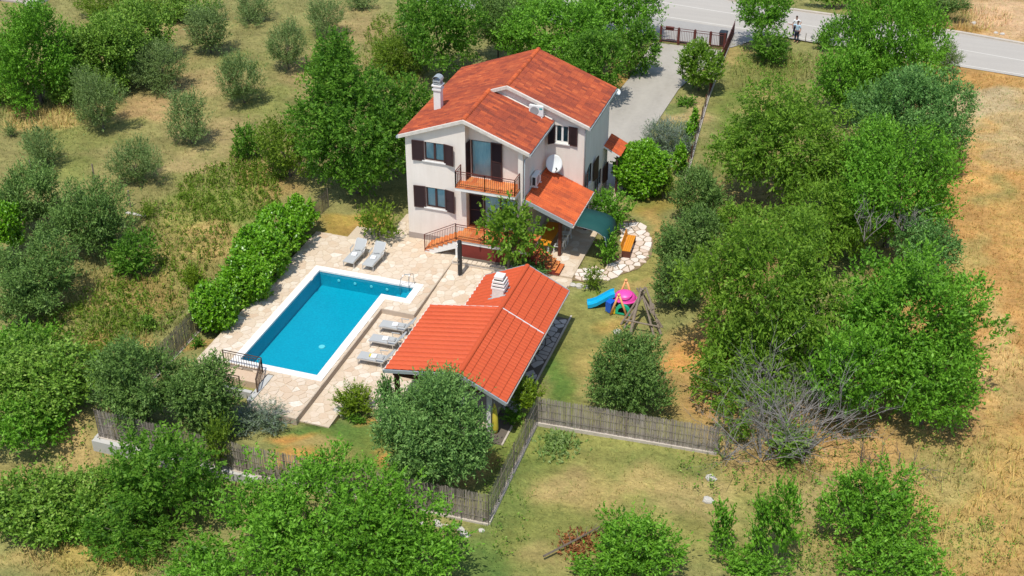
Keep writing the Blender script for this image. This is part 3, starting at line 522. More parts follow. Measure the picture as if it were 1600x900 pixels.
# windows
def window(x0, x1, z0, z1, y, cols=2, frame='brown', glass='curtain', parent=house, fy=.08, fw=.07, name='window'):
    b = MB(); ya, yb = y+fy, y+fy+.05
    b.box(x0, x0+fw, ya, yb, z0, z1); b.box(x1-fw, x1, ya, yb, z0, z1); b.box(x0+fw, x1-fw, ya+.001, yb-.001, z0, z0+fw); b.box(x0+fw, x1-fw, ya+.001, yb-.001, z1-fw, z1)
    wd = (x1-x0-2*fw)/cols
    for k in range(1, cols): b.box(x0+fw+wd*k-.06, x0+fw+wd*k+.06, ya-.008, yb+.002, z0+fw, z1-fw)
    wn_ = b.build(name, frame, parent)
    for k in range(cols):
        a = x0+fw+wd*k+(.06 if k else 0); c_ = x0+fw+wd*(k+1)-(.06 if k < cols-1 else 0)
        g = MB(); g.poly([(a, y+fy+.03, z0+fw), (c_, y+fy+.03, z0+fw), (c_, y+fy+.03, z1-fw), (a, y+fy+.03, z1-fw)]); g.build('pane', 'glassy', wn_)
    g = MB(); nn = 30; wx = x1-x0-2*fw                                # pleated curtain behind the panes
    for k in range(nn):
        a, c_ = x0+fw+wx*k/nn, x0+fw+wx*(k+1)/nn; d0, d1 = (.02 if k % 2 else 0), (0 if k % 2 else .02)
        g.poly([(a, y+fy+.07+d0, z0+fw), (c_, y+fy+.07+d1, z0+fw), (c_, y+fy+.07+d1, z1-fw), (a, y+fy+.07+d0, z1-fw)])
    g.build('curtain', glass, wn_); return wn_
gm = bpy.data.materials.new('clear_glass'); gm.use_nodes = True; n = gm.node_tree.nodes; l = gm.node_tree.links; n.clear()
tr = n.new('ShaderNodeBsdfTransparent'); tr.inputs[0].default_value = (.82, .94, .96, 1); gl = n.new('ShaderNodeBsdfGlossy'); gl.inputs['Roughness'].default_value = .03
fr = n.new('ShaderNodeFresnel'); fr.inputs[0].default_value = 1.6; mx = n.new('ShaderNodeMixShader'); o_ = n.new('ShaderNodeOutputMaterial')
l.new(fr.outputs[0], mx.inputs[0]); l.new(tr.outputs[0], mx.inputs[1]); l.new(gl.outputs[0], mx.inputs[2]); l.new(mx.outputs[0], o_.inputs[0]); M['glassy'] = gm
def shutter(x, z0, z1, wd, y, ang, hinge, parent=house):
    """louvred shutter leaf hinged at x; hinge -1 opens to the left, +1 to the right; ang degrees off the wall"""
    t = math.radians(ang); dx = math.cos(t)*hinge; dy = -math.sin(t); nx_, ny_ = -dy*hinge, dx*hinge
    def P(s_, d, z): return (x+dx*s_+nx_*d*-1*hinge*0+0, 0, 0)
    def Q(s_, d, z): return (x+dx*s_-dy*d*0, y-.02+dy*s_-d, z)
    b = MB()
    def bx(s0, s1, za, zb, d0, d1): b.mesh([Q(s0, d0, za), Q(s1, d0, za), Q(s1, d1, za), Q(s0, d1, za), Q(s0, d0, zb), Q(s1, d0, zb), Q(s1, d1, zb), Q(s0, d1, zb)], [(3, 2, 1, 0), (4, 5, 6, 7), (0, 1, 5, 4), (1, 2, 6, 5), (2, 3, 7, 6), (3, 0, 4, 7)])
    fw = .055; bx(0, fw, z0, z1, 0, .045); bx(wd-fw, wd, z0, z1, 0, .045); bx(fw, wd-fw, z0, z0+fw, .001, .044); bx(fw, wd-fw, z1-fw, z1, .001, .044)
    if z1-z0 > 1.6: bx(fw, wd-fw, (z0+z1)/2-.03, (z0+z1)/2+.03, .001, .044)
    sh = b.build('shutter', 'brown', parent); b = MB(); k = z0+fw+.01
    while k < z1-fw-.02:
        b.mesh([Q(fw, .006, k+.045), Q(wd-fw, .006, k+.045), Q(wd-fw, .036, k), Q(fw, .036, k)], [(0, 1, 2, 3), (3, 2, 1, 0)]); k += .055
    b.poly([Q(fw, .004, z0+fw), Q(wd-fw, .004, z0+fw), Q(wd-fw, .004, z1-fw), Q(fw, .004, z1-fw)])
    tag(b.build('louvre', 'brown', sh), kind='stuff'); return sh
for (a, c_, e, f) in (W1, W2):
    window(a, c_, e, f, 0); shutter(a, e-.06, f+.04, .72, -.0, 5, -1); shutter(c_, e-.06, f+.04, .64, -.0, 14, 1)
    b = MB(); b.box(a-.12, c_+.12, -.09, .04, e-.07, e-.0); b.build('window_sill', 'white', house)
window(DU[0], DU[1], DU[2], DU[3], .6, cols=1, name='balcony_door'); shutter(DU[1], DU[2], DU[3]+.03, .68, .6, 6, 1); shutter(DU[0]-.0, DU[2], DU[3]+.03, .55, .6, 84, -1)
window(DL[0], DL[1], DL[2], DL[3], .6, cols=2, glass='curtain2' if 'curtain2' in M else 'curtain', name='terrace_door'); shutter(DL[0], DL[2], DL[3]+.02, .82, .6, 4, -1)
window(WM[0], WM[1], WM[2], WM[3], 4.4, cols=2, frame='white', glass='pane'); shutter(WM[0], WM[2]-.05, WM[3]+.03, .46, 4.4, 38, -1); shutter(WM[1], WM[2]-.05, WM[3]+.03, .55, 4.4, 6, 1)
b = MB(); b.box(WM[0]-.1, WM[1]+.1, 4.3, 4.42, WM[2]-.07, WM[2]); b.build('window_sill', 'white', house)
for (a, c_, z0, z1, ah) in AR:
    arc = [(a+(c_-a)*k/10, z1+ah*math.sin(math.pi*k/10)) for k in range(11)]
    g = MB(); g.poly([(9.18, a, z0), (9.18, c_, z0)]+[(9.18, p[0], p[1]) for p in arc[::-1]]); wn_ = g.build('arched_window', 'pane', house)
    g = MB()
    for p, q_ in zip(arc[:-1], arc[1:]): g.bar((9.2, p[0], p[1]-.04), (9.2, q_[0], q_[1]-.04), .06)
    g.bar((9.2, (a+c_)/2, z0), (9.2, (a+c_)/2, z1+ah), .08); g.bar((9.2, a+.03, z0), (9.2, a+.03, z1), .06); g.bar((9.2, c_-.03, z0), (9.2, c_-.03, z1), .06); g.build('frame', 'brown', wn_)
    hw_ = (c_-a)/2
    for s_ in (-1, 1):                                                # half-arched leaves folded back beside the opening
        y0 = a if s_ < 0 else c_; pts = []
        for k in range(6):
            t = k/5; pts.append((y0+s_*hw_*t, z1+ah*math.sin(math.pi*(t)*.5)))
        if s_ < 0: pts = [(a-hw_*(1-t/5)-.0, z1+ah*math.sin(math.pi*.5*(t/5)*-1+math.pi*.5)*1) for t in range(6)]
        g = MB(); lo = z0-.04
        poly = [(y0, lo), (y0+s_*hw_*.96, lo)]
        top = [(y0+s_*hw_*.96*(1-k/5), z1+ah*math.cos(math.pi/2*(k/5))) for k in range(6)]
        poly += top; offx = [9.36+abs(p[0]-y0)*.22 for p in poly]
        n_ = len(poly); g.mesh([(offx[i], poly[i][0], poly[i][1]) for i in range(n_)]+[(offx[i]+.04, poly[i][0], poly[i][1]) for i in range(n_)], [tuple(range(n_)), tuple(range(2*n_-1, n_-1, -1))]+[(i, (i+1) % n_, n_+(i+1) % n_, n_+i) for i in range(n_)])
        g.build('shutter', 'brown', house)
# roof tiles: every tile of a slope, arched in section, laid in overlapping courses
def tiled(parent, name, org, ue, ud, nd, L, Wd, m, tw=.21, tl=.36, seed=1, mask=None, dark=0.0):
    """org eave corner; ue along the eave, ud up the slope, nd normal"""
    r = random.Random(seed); b = MB(); nc = int(round(L/tl)); nt_ = int(round(Wd/tw)); tl = L/nc; tw = Wd/nt_; org = Vector(org); ue = Vector(ue); ud = Vector(ud).normalized(); nd = Vector(nd).normalized(); cols_ = {}
    prof = [(-.5, .0), (-.30, .045), (-.05, .060), (.20, .045), (.32, .006), (.5, .0)]
    for c_ in range(nc):
        run = r.random()
        for t in range(nt_):
            key = (t, (c_+(t*7) % 5)//4) if r.random() < .75 else (t//3, c_//2); run = cols_.setdefault(key, r.random())
            if mask and not mask((t+.5)/nt_, (c_+.5)/nc): continue
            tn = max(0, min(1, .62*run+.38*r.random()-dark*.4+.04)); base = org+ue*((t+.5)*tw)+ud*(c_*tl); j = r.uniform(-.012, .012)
            v = []
            for e, (dd, lift) in enumerate(((-.05+j, .016), (tl+.01, .002))):
                for (px, pz) in prof: v.append(base+ue*(px*tw)+ud*dd+nd*(pz+lift+.01))
            for (px, pz) in prof: v.append(base+ue*(px*tw)+ud*(-.05+j)+nd*(pz+.004))
            n_ = len(prof)
            b.mesh(v, [(k, k+1, n_+k+1, n_+k) for k in range(n_-1)]+[(2*n_+k, 2*n_+k+1, k+1, k) for k in range(n_-1)], tn)
    return tag(b.build(name, m, parent), kind='stuff')
def roofdeck(name, pts, th, m, parent): # slab under the tiles; pts top corners
    nrm = (Vector(pts[1])-Vector(pts[0])).cross(Vector(pts[-1])-Vector(pts[0])).normalized()
    if nrm.z < 0: nrm = -nrm
    b = MB(); n_ = len(pts); lo = [Vector(p)-nrm*th for p in pts]; b.mesh(list(pts)+lo, [tuple(range(n_)), tuple(range(2*n_-1, n_-1, -1))]+[(i, (i+1) % n_, n_+(i+1) % n_, n_+i) for i in range(n_)]); return b.build(name, m, parent), nrm
cs = math.sqrt(1+PIT*PIT); UL = (1/cs, 0, PIT/cs); UR = (-1/cs, 0, PIT/cs); NL = (-PIT/cs, 0, 1/cs); NR = (PIT/cs, 0, 1/cs)
FY, MY, BYY = -.15, 4.22, 10.25; XE = -.3; XW = 7.42; XM = 9.62
rz = lambda x, m_: rooft(x, m_)
# left slope: wing part and main part share one plane
lw, _ = roofdeck('roof', [(XE, FY, rz(XE, 0)), (RXW, FY, rz(RXW, 0)), (RXW, MY, rz(RXW, 0)), (XE, MY, rz(XE, 0))], .14, 'trim', house)
tiled(lw, 'roof_tile', (XE, FY, rz(XE, 0)), (0, 1, 0), UL, NL, (RXW-XE)*cs, MY-FY, 'tile', seed=2)
rw, _ = roofdeck('roof', [(RXW+.001, FY, rz(RXW, 0)), (XW, FY, rz(XW, 0)), (XW, MY+.17, rz(XW, 0)), (RXW+.001, MY+.17, rz(RXW, 0))], .14, 'trim', house)
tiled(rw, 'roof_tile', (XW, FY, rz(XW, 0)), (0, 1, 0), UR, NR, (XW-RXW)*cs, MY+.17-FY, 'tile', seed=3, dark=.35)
lm, _ = roofdeck('roof', [(XE, MY+.001, rz(XE, 1)), (RXM, MY+.001, rz(RXM, 1)), (RXM, BYY, rz(RXM, 1)), (XE, BYY, rz(XE, 1))], .14, 'trim', house)
tiled(lm, 'roof_tile', (XE, MY, rz(XE, 1)), (0, 1, 0), UL, NL, (RXM-XE)*cs, BYY-MY, 'tile', seed=4)
rm, _ = roofdeck('roof', [(RXM+.001, MY+.001, rz(RXM, 1)), (XM, MY+.001, rz(XM, 1)), (XM, BYY, rz(XM, 1)), (RXM+.001, BYY, rz(RXM, 1))], .14, 'trim', house)
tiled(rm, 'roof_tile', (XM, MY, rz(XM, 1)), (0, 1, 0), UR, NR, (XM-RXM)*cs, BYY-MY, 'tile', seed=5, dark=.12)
def ridge(x, y0, y1, z, parent, m='tile2', step=.34, r=.12):
    k = y0; i = 0
    while k < y1-.05:
        b = MB(); e = min(k+step+.03, y1); n_ = 7; v = []
        for (yy, rr) in ((k, r+.012), (e, r-.008)):
            v += [(x+rr*1.15*math.cos(math.pi*(j/(n_-1))), yy, z-.02+rr*math.sin(math.pi*(j/(n_-1)))) for j in range(n_)]
        b.mesh(v, [(j, j+1, n_+j+1, n_+j) for j in range(n_-1)]+[tuple(range(n_))], rnd.random()); b.build('ridge_tile', m, parent); k += step; i += 1
ridge(RXW, FY, MY, rz(RXW, 0)+.03, rw); ridge(RXM, MY, BYY, rz(RXM, 1)+.03, rm)
def verge(x0, x1, y, m_, w_=.10, h_=.16, up=.0):
    b = MB(); n_ = 16
    for i in range(n_):
        a, c_ = x0+(x1-x0)*i/n_, x0+(x1-x0)*(i+1)/n_; j = .012*(i % 2); za, zc = rz(a, m_), rz(c_, m_)
        b.mesh([(a, y-w_, za-h_), (c_, y-w_, zc-h_), (c_, y, zc-h_), (a, y, za-h_), (a, y-w_-j, za+.035+up), (c_, y-w_-j, zc+.035+up), (c_, y+.02, zc+.035+up), (a, y+.02, za+.035+up)],
               [(3, 2, 1, 0), (4, 5, 6, 7), (0, 1, 5, 4), (1, 2, 6, 5), (2, 3, 7, 6), (3, 0, 4, 7)])
    b.build('verge', 'trim', house)
verge(XE-.02, RXW, FY, 0); verge(RXW, XW+.02, FY, 0); verge(RXW-.35, RXM, MY, 1); verge(RXM, XM+.02, MY, 1)
b = MB(); b.box(XE-.14, XE-.02, FY-.1, BYY, EV-.17, EV-.05); b.build('gutter', 'gutter', house)
b = MB(); b.box(XM+.0, XM+.12, MY-.1, BYY, EV-.17, EV-.05); b.build('gutter', 'gutter', house)
b = MB(); b.box(XW+.0, XW+.12, FY-.1, MY-.02, rz(XW, 0)-.16, rz(XW, 0)-.04); b.build('gutter', 'gutter', house)
b = MB(); b.tube([(9.45, 4.32, EV-.15), (9.36, 4.33, EV-.4), (9.36, 4.33, .05)], .045, 8); b.build('downpipe', 'gutter', house, smooth=True)
b = MB(); b.tube([(7.3, .08, 6.4), (7.07, .06, 6.1), (7.07, .06, .1)], .04, 8); b.build('downpipe', 'gutter', house, smooth=True)
b = MB(); zf = lambda x: rz(x, 0)+.075                                 # mortar flashing where the wing roof meets the main gable
for i in range(12):
    a, c_ = RXW+.25+(XW-RXW-.3)*i/12, RXW+.25+(XW-RXW-.3)*(i+1)/12
    b.mesh([(a, 4.27, zf(a)), (c_, 4.27, zf(c_)), (c_, 4.41, zf(c_)+.09), (a, 4.41, zf(a)+.09), (a, 4.41, zf(a)-.1), (c_, 4.41, zf(c_)-.1)], [(0, 1, 2, 3), (4, 5, 1, 0)])
b.build('flashing', 'trim', house)
ch = thing  # chimney as a part with a sub-part
b = MB(); b.box(.70, 1.12, 2.75, 3.17, 6.8, 8.55); b.box(.64, 1.18, 2.69, 3.23, 8.30, 8.40); b.box(.62, 1.20, 2.67, 3.25, 8.55, 8.62); chim = b.build('chimney', 'white', house)
b = MB()
for i in range(2): b.box(.68, 1.14, 2.73, 3.19, 8.68+i*.13, 8.74+i*.13)
for xx in (.70, 1.08): 
    for yy in (2.75, 3.13): b.box(xx, xx+.04, yy, yy+.04, 8.62, 8.95)
v = [(.66, y_, 8.95) for y_ in (2.71, 3.21)]
for i in range(7):
    t = math.pi*i/6; b.poly([(.91-.27*math.cos(t), 2.70, 8.92+.24*math.sin(t)), (.91-.27*math.cos(t+.52), 2.70, 8.92+.24*math.sin(t+.52)), (.91-.27*math.cos(t+.52), 3.22, 8.92+.24*math.sin(t+.52)), (.91-.27*math.cos(t), 3.22, 8.92+.24*math.sin(t))]) if i < 6 else None
b.build('chimney_cap', 'gutter', chim)
# balcony
bal = MB(); bal.box(3.3, 6.85, -.9, .6, 4.08, 4.27); bal.box(6.72, 6.85, 0, .0001, 4.0, 4.01); bal = bal.build('balcony', 'white', house)
def tiles(parent, x0, x1, y0, y1, z, s=.30, m='terra', skirt=True, seed=1):
    r = random.Random(seed); nx_ = max(1, round((x1-x0)/s)); ny_ = max(1, round((y1-y0)/s))
    g = MB(); g.poly([(x0, y0, z+.002), (x1, y0, z+.002), (x1, y1, z+.002), (x0, y1, z+.002)]); g.build('grout_bed', 'grout', parent)
    for i in range(nx_):
        for j in range(ny_):
            b = MB(); a, c_ = x0+(x1-x0)*i/nx_+.008, x0+(x1-x0)*(i+1)/nx_-.008; d, e = y0+(y1-y0)*j/ny_+.008, y0+(y1-y0)*(j+1)/ny_-.008
            b.box(a, c_, d, e, z-.01, z+.010, r.random()); b.build('floor_tile', m, parent)
tiles(bal, 3.62, 6.72, .0, .6, 4.275, seed=2); tiles(bal, 3.28, 6.87, -.93, -.0, 4.275, seed=3)
def railing(parent, pts, h, m='rail', sp=.115, r=.012, name='railing', low=.10, flip=None, post=.02, tops=True):
    """railing along points (base of the rail line)"""
    for a, c_ in zip(pts[:-1], pts[1:]):
        a = Vector(a); c_ = Vector(c_); L = (c_-a).length; n_ = max(2, int(L/sp)); b = MB()
        u = Vector((0, 0, h)); b.bar(a+u, c_+u, .045, .03); b.bar(a+Vector((0, 0, low)), c_+Vector((0, 0, low)), .03, .025); b.bar(a+Vector((0, 0, h-.13)), c_+Vector((0, 0, h-.13)), .025, .02)
        b.bar(a-Vector((0, 0, .02)), a+u, .05, .05); b.bar(c_-Vector((0, 0, .02)), c_+u, .05, .05)
        rl = b.build(name, m, parent); bb = MB()
        for k in range(1, n_): p = a.lerp(c_, k/n_); bb.bar(p+Vector((0, 0, low)), p+Vector((0, 0, h-.13)), .018)
        tag(bb.build('baluster', m, rl), kind='stuff')
railing(bal, [(3.33, 0, 4.28), (3.33, -.88, 4.28), (5.07, -.88, 4.28), (6.82, -.88, 4.28), (6.82, 0, 4.28)], 1.0)
# raised front terrace with stairs on both sides
ter = MB(); ter.box(3.52, 7.95, -1.42, .598, 1.0, 1.22); ter.box(3.45, 3.66, -1.46, -1.2, 0, 1.0); ter = ter.build('terrace', 'white', house)
tiles(ter, 3.5, 7.95, -1.48, .59, 1.225, seed=5)
b = MB(); b.box(3.66, 7.9, -1.40, -1.25, -.3, 1.0); b.build('terrace_front_wall', 'redwall', house)
b = MB(); b.box(3.46, 3.9, -1.2, -.02, 0, .99); b.build('terrace_side_wall', 'plinth', house)
b = MB(); b.box(3.45, 6.9, -2.05, -1.42, -.35, .18); lw_ = b.build('planter_wall', 'trim', house)
for k in range(12):
    b = MB(); x = 3.5+k*.285; b.box(x, x+.27, -2.07, -2.051, -.3, .02+.02*(k % 3), .5); b.box(x+.01, x+.26, -2.1, -1.75, .18, .225, .8); b.build('wall_stone', 'stone', lw_)
b = MB(); b.box(3.9, 6.8, -1.8, -1.45, .17, .2); b.build('planter_soil', 'djoint', house)
nst = 7
stl = MB()
for k in range(nst):
    x1_ = 3.5-k*.285; z = 1.22*(nst-k-.0)/(nst+0)-.0
    z = 1.22-(k+1)*1.22/(nst+1)
    stl.box(x1_-.285, x1_, -1.34, -.15, max(z-.22, -.02), z-.02)
stl.poly([(3.5, -1.345, .62), (3.5, -1.345, .98), (1.5, -1.345, .13), (1.5, -1.345, -.1), (1.8, -1.345, -.1)])
stl = stl.build('left_stair', 'white', house)
for k in range(nst):
    x1_ = 3.5-k*.285; z = 1.22-(k+1)*1.22/(nst+1); b = MB(); b.box(x1_-.31, x1_-.002, -1.37, -.14, z-.019, z+.012, rnd.random()); b.box(x1_-.29, x1_-.287, -1.36, -.15, z-.15, z-.02, .3); b.build('stair_tread', 'terra', stl)
railing(stl, [(1.52, -1.34, .12), (3.5, -1.44, 1.23)], 1.05)
railing(ter, [(3.5, -1.44, 1.23), (5.2, -1.44, 1.23), (6.6, -1.44, 1.23), (7.35, -1.44, 1.23)], 1.0)
b = MB(); 
for k in range(nst):
    x0_ = 7.95+k*.24; z = 1.22-(k+1)*1.22/(nst+1); b.box(x0_, x0_+.24, -1.38, -.35, -.02 if k > 3 else max(z-.5, -.02), z-.02)
srt = b.build('right_stair', 'redwall', house)
for k in range(nst):
    x0_ = 7.95+k*.24; z = 1.22-(k+1)*1.22/(nst+1); b = MB(); b.box(x0_-.0, x0_+.26, -1.40, -.34, z-.018, z+.012, rnd.random()); b.build('stair_tread', 'terra', srt)
railing(srt, [(7.95, -1.40, 1.22), (9.15, -1.40, .12)], .95, sp=.16)
# porch: lean-to tile roof on the right side
PZT, PZB = 3.62, 2.48; pxa, pxb, pya, pyb = 7.0, 9.92, .05, 4.38
PP = (PZT-PZB)/(pxb-pxa); pc = math.sqrt(1+PP*PP)
pr_, _ = roofdeck('porch_roof', [(pxa+.02, pya, PZT-.02), (pxb, pya, PZB), (pxb, pyb, PZB), (pxa+.02, pyb, PZT-.02)], .13, 'gutter', house)
tiled(pr_, 'roof_tile', (pxb, pya+.0, PZB), (0, 1, 0), (-1/pc, 0, PP/pc), (PP/pc, 0, 1/pc), (pxb-pxa-.05)*pc, pyb-pya, 'tile2', seed=9)
b = MB(); b.bar((pxa, pya-.06, PZT-.0), (pxb+.02, pya-.06, PZB-.0), .07, .24); b.build('fascia', 'gutter', pr_)
b = MB(); b.bar((pxb+.05, pya-.08, PZB-.05), (pxb+.05, pyb, PZB-.05), .10, .09); b.build('gutter', 'trim', pr_)
for (x, y) in ((9.02, .75), (9.6, 4.15)): b = MB(); b.box(x-.09, x+.09, y-.09, y+.09, -.02, PZT-PP*(x-pxa)-.14); b.build('porch_post', 'dwood', house)
b = MB(); b.bar((7.02, .75, PZT-.25), (9.7, .75, PZT-.25-PP*2.7), .12, .16); b.bar((9.5, .3, PZB+.02), (9.5, 4.3, PZB+.02), .1, .12); b.build('porch_beam', 'dwood', house)
# back door canopy
cn, _ = roofdeck('door_canopy', [(9.3, 9.0, 3.25), (10.35, 9.0, 2.72), (10.35, 10.9, 2.72), (9.3, 10.9, 3.25)], .1, 'white', house)
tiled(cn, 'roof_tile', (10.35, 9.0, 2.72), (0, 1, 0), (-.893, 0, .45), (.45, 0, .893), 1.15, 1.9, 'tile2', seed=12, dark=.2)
for y in (9.15, 10.7): b = MB(); b.box(10.1, 10.22, y, y+.12, -.05, 2.72); b.build('canopy_post', 'brown', house)
# lamps, dishes, cooling units: each hangs on the house
def ac(name, label, x, y, z, face, w_=.86, h_=.62, d=.30):
    t = thing(name, label, 'air conditioner', (x, y, z), 'air conditioning units on the house walls')
    def B(bm, x0, x1, y0, y1, z0, z1):
        if face == 'y': bm.box(x+x0, x+x1, y-y1, y-y0, z+z0, z+z1)
        else: bm.box(x+y0, x+y1, y+x0, y+x1, z+z0, z+z1)
    b = MB(); B(b, 0, w_, .08, .08+d, 0, h_); B(b, .02, w_-.02, .09, .07+d, h_, h_+.012); b.build('casing', 'plas', t)
    b = MB(); B(b, .05, .12, 0, .45, -.10, -.04); B(b, w_-.12, w_-.05, 0, .45, -.10, -.04); B(b, .06, .11, 0, .03, -.3, 0); b.build('bracket', 'plas', t)
    n_ = 18; cx, cz = .33, h_/2
    b = MB(); pts = []
    for rr, dd in ((.26, .085+d), (.24, .095+d), (.05, .088+d)):
        for k in range(n_):
            a = 6.2832*k/n_; q1, q2 = cx+rr*math.cos(a), cz+rr*math.sin(a)
            pts.append((x+q1, y-dd, z+q2) if face == 'y' else (x+dd, y+q1, z+q2))
    b.mesh(pts, [(i*n_+k, i*n_+(k+1) % n_, (i+1)*n_+(k+1) % n_, (i+1)*n_+k) for i in range(2) for k in range(n_)]+[tuple(range(2*n_, 3*n_))]); b.build('fan_grille', 'grey', t)
    b = MB(); B(b, .62, .80, .08+d, .088+d, h_-.2, h_-.1); b.build('badge', 'teal', t)
    b = MB(); B(b, -.012, 0, .14, .32, .06, h_-.06); b.build('side_vent', 'black', t)
    return t
ac('air_conditioner', 'white outdoor air conditioner with a round fan and teal badge above the wing roof', 6.05, 4.4, 6.98, 'y')
ac('air_conditioner', 'white outdoor air conditioner on the side wall beside the satellite dish', 7.0, 1.35, 3.88, 'x')
b = MB(); b.box(7.05, 7.5, 1.3, 2.3, 3.62, 3.66)
def dish(label, c, nrm, rad, m='plas', arm=True):
    t = thing('satellite_dish', label, 'satellite dish', c); c = Vector(c); nrm = Vector(nrm).normalized(); u = nrm.cross(Vector((0, 0, 1))).normalized(); v = u.cross(nrm)
    b = MB(); pts = [c]; n_ = 24; fs = []
    for i in range(1, 6):
        rr = rad*i/5; dp = .16*rad*(i/5)**2
        pts += [c+(u*math.cos(6.2832*k/n_)+v*1.08*math.sin(6.2832*k/n_))*rr+nrm*dp for k in range(n_)]
    fs = [(0, 1+k, 1+(k+1) % n_) for k in range(n_)]+[(1+(i-1)*n_+k, 1+i*n_+k, 1+i*n_+(k+1) % n_, 1+(i-1)*n_+(k+1) % n_) for i in range(1, 5) for k in range(n_)]
    b.mesh(pts, fs); o = b.build('reflector', m, t, smooth=True); so = o.modifiers.new('s', 'SOLIDIFY'); so.thickness = .015
    if arm:
        lo = c-v*rad; e = c+nrm*rad*.95-v*rad*.75
        b = MB(); b.bar(lo, e, .035); b.build('feed_arm', 'grey', t); b = MB(); b.tube([e, e+(c-e).normalized()*.16], .045, 8); b.build('feed_horn', 'black', t)
        b = MB(); b.tube([c-nrm*.02, c-nrm*.25, (c-nrm*.25)+Vector((0, 0, -.5))], .03, 6); b.build('mount', 'grey', t)
    return t
dish('large white satellite dish on the porch roof beside the wall', (7.62, 3.95, 4.15), (.50, -.72, .48), .50)
dish('small white dish behind the back corner of the main roof', (9.66, 10.5, 6.25), (.5, -.6, .5), .19, arm=False)

# green fabric awning reaching out from the porch eave
aw = thing('green_awning', 'dark green fabric awning with rounded end reaching out of the porch', 'awning', (10.8, 1.4, 2.2))
b = MB(); prof = [(9.95, 2.42), (10.6, 2.36), (11.2, 2.28), (11.55, 2.16), (11.78, 1.95), (11.90, 1.6), (11.92, 1.35)]
n_ = len(prof); ysn = [.32, 1.0, 1.7, 2.45]
v = [(p[0]-(.10 if yy in (.32,) else 0), yy, p[1]+(.03 if yy in (1.0, 1.7) else 0)) for yy in ysn for p in prof]
b.mesh(v, [(j*n_+i, j*n_+i+1, (j+1)*n_+i+1, (j+1)*n_+i) for j in range(3) for i in range(n_-1)]); o = b.build('canvas', 'awn', aw, smooth=True); so = o.modifiers.new('s', 'SOLIDIFY'); so.thickness = .02
for yy in (.35, 2.42):
    b = MB(); b.tube([(9.95, yy, 2.38), (11.2, yy, 2.22), (11.75, yy, 1.9), (11.86, yy, 1.35)], .022, 6); b.build('arm', 'gutter', aw)

# ---------------------------------------------------------------- pool house
phs = thing('pool_house', 'open sided pool house with bright orange-red metal tile roof and brick barbecue chimney', 'pool house', (8.8, -11, -.4))
ER, RG, EB, EF = 1.97, 3.1, 2.02, 2.50; YB, YM, YF = -5.85, -10.2, -16.05; XR, XC, XLB, XLF = 11.42, 9.17, 6.86, 5.45
def sheet(name, xe, ze, xr, zr, y0, y1, course=.40, wave=.25, amp=.016, step=.05):
    """metal tile sheet: one object for every course from eave to ridge"""
    xe_, L = xe, math.hypot(xr-xe, zr-ze); n_ = max(1, round(L/course)); d = Vector((xr-xe, 0, zr-ze)).normalized(); nn = Vector((-d.z, 0, d.x)); nn = nn if nn.z > 0 else -nn
    deck, _ = roofdeck(name, [(xe, y0, ze-.02), (xr, y0, zr-.02), (xr, y1, zr-.02), (xe, y1, ze-.02)], .07, 'dwood', phs)
    nw = int((y1-y0)/wave*6)
    for c_ in range(n_):
        a = Vector((xe, 0, ze))+d*(L*c_/n_-.01); e = Vector((xe, 0, ze))+d*(L*(c_+1)/n_); v = []
        for (p, lift) in ((a, .008), (a, step+.008), (e, .012)):
            for k in range(nw+1):
                yy = y0+(y1-y0)*k/nw; ph = 2*abs(math.sin(math.pi*yy/wave))**.5-1; v.append(p+Vector((0, yy, 0))+nn*(lift+(amp*ph if lift > .009 else 0)))
        b = MB(); m_ = nw+1; b.mesh(v, [(r_*m_+k, r_*m_+k+1, (r_+1)*m_+k+1, (r_+1)*m_+k) for r_ in range(2) for k in range(nw)]); b.build('tile_course', 'sheet', deck)
    return deck
sheet('roof', XR, ER, XC, RG, YM+.01, YB); sheet('roof', XLB, EB, XC-.001, RG, YM+.01, YB, wave=.37, amp=.05, step=.03)
sheet('roof', XR, ER+.04, XC, RG+.04, YF, YM); sheet('roof', XLF, EF, XC-.001, RG+.04, YF, YM, wave=.37, amp=.05, step=.03)
for (y0, y1, z) in ((YF, YM, RG+.05), (YM, YB, RG+.01)):
    b = MB(); n_ = 7; v = []
    for yy in (y0-.03, y1+.03): v += [(XC+.13*math.cos(math.pi*j/6), yy, z-.01+.10*math.sin(math.pi*j/6)) for j in range(n_)]
    b.mesh(v, [(j, j+1, n_+j+1, n_+j) for j in range(n_-1)]+[tuple(range(n_))]); b.build('ridge_cap', 'sheet', phs)
b = MB(); b.bar((XC, YM+.03, RG+.075), (XR, YM+.03, ER+.095), .05, .05); b.build('flashing', 'plas', phs)
b = MB(); b.bar((XC, YM+.03, RG+.07), (XLF, YM+.03, EF+.03), .07, .05); b.build('flashing', 'trim', phs)
b = MB(); b.bar((XR+.05, YF-.05, ER-.03), (XR+.05, YB+.03, ER-.03), .07, .07); b.build('gutter', 'alu', phs)
b = MB(); b.bar((XLF-.05, YF-.05, EF-.05), (XLF-.05, YM, EF-.05), .09, .09); b.build('gutter', 'trim', phs)
b = MB(); b.bar((XLB-.05, YM, EB-.04), (XLB-.05, YB+.03, EB-.04), .08, .08); b.build('gutter', 'plas', phs)
b = MB(); b.bar((XC, YF-.04, RG-.02), (XR+.05, YF-.04, ER-.02), .06, .17); b.bar((XC, YF-.04, RG-.02), (XLF-.08, YF-.04, EF-.05), .06, .17); b.build('fascia', 'gutter', phs)
b = MB(); b.bar((XC, YB+.03, RG+.02), (XR+.05, YB+.03, ER+.01), .05, .09); b.bar((XC, YB+.03, RG+.02), (XLB-.05, YB+.03, EB+.0), .05, .09); b.build('fascia', 'gutter', phs)
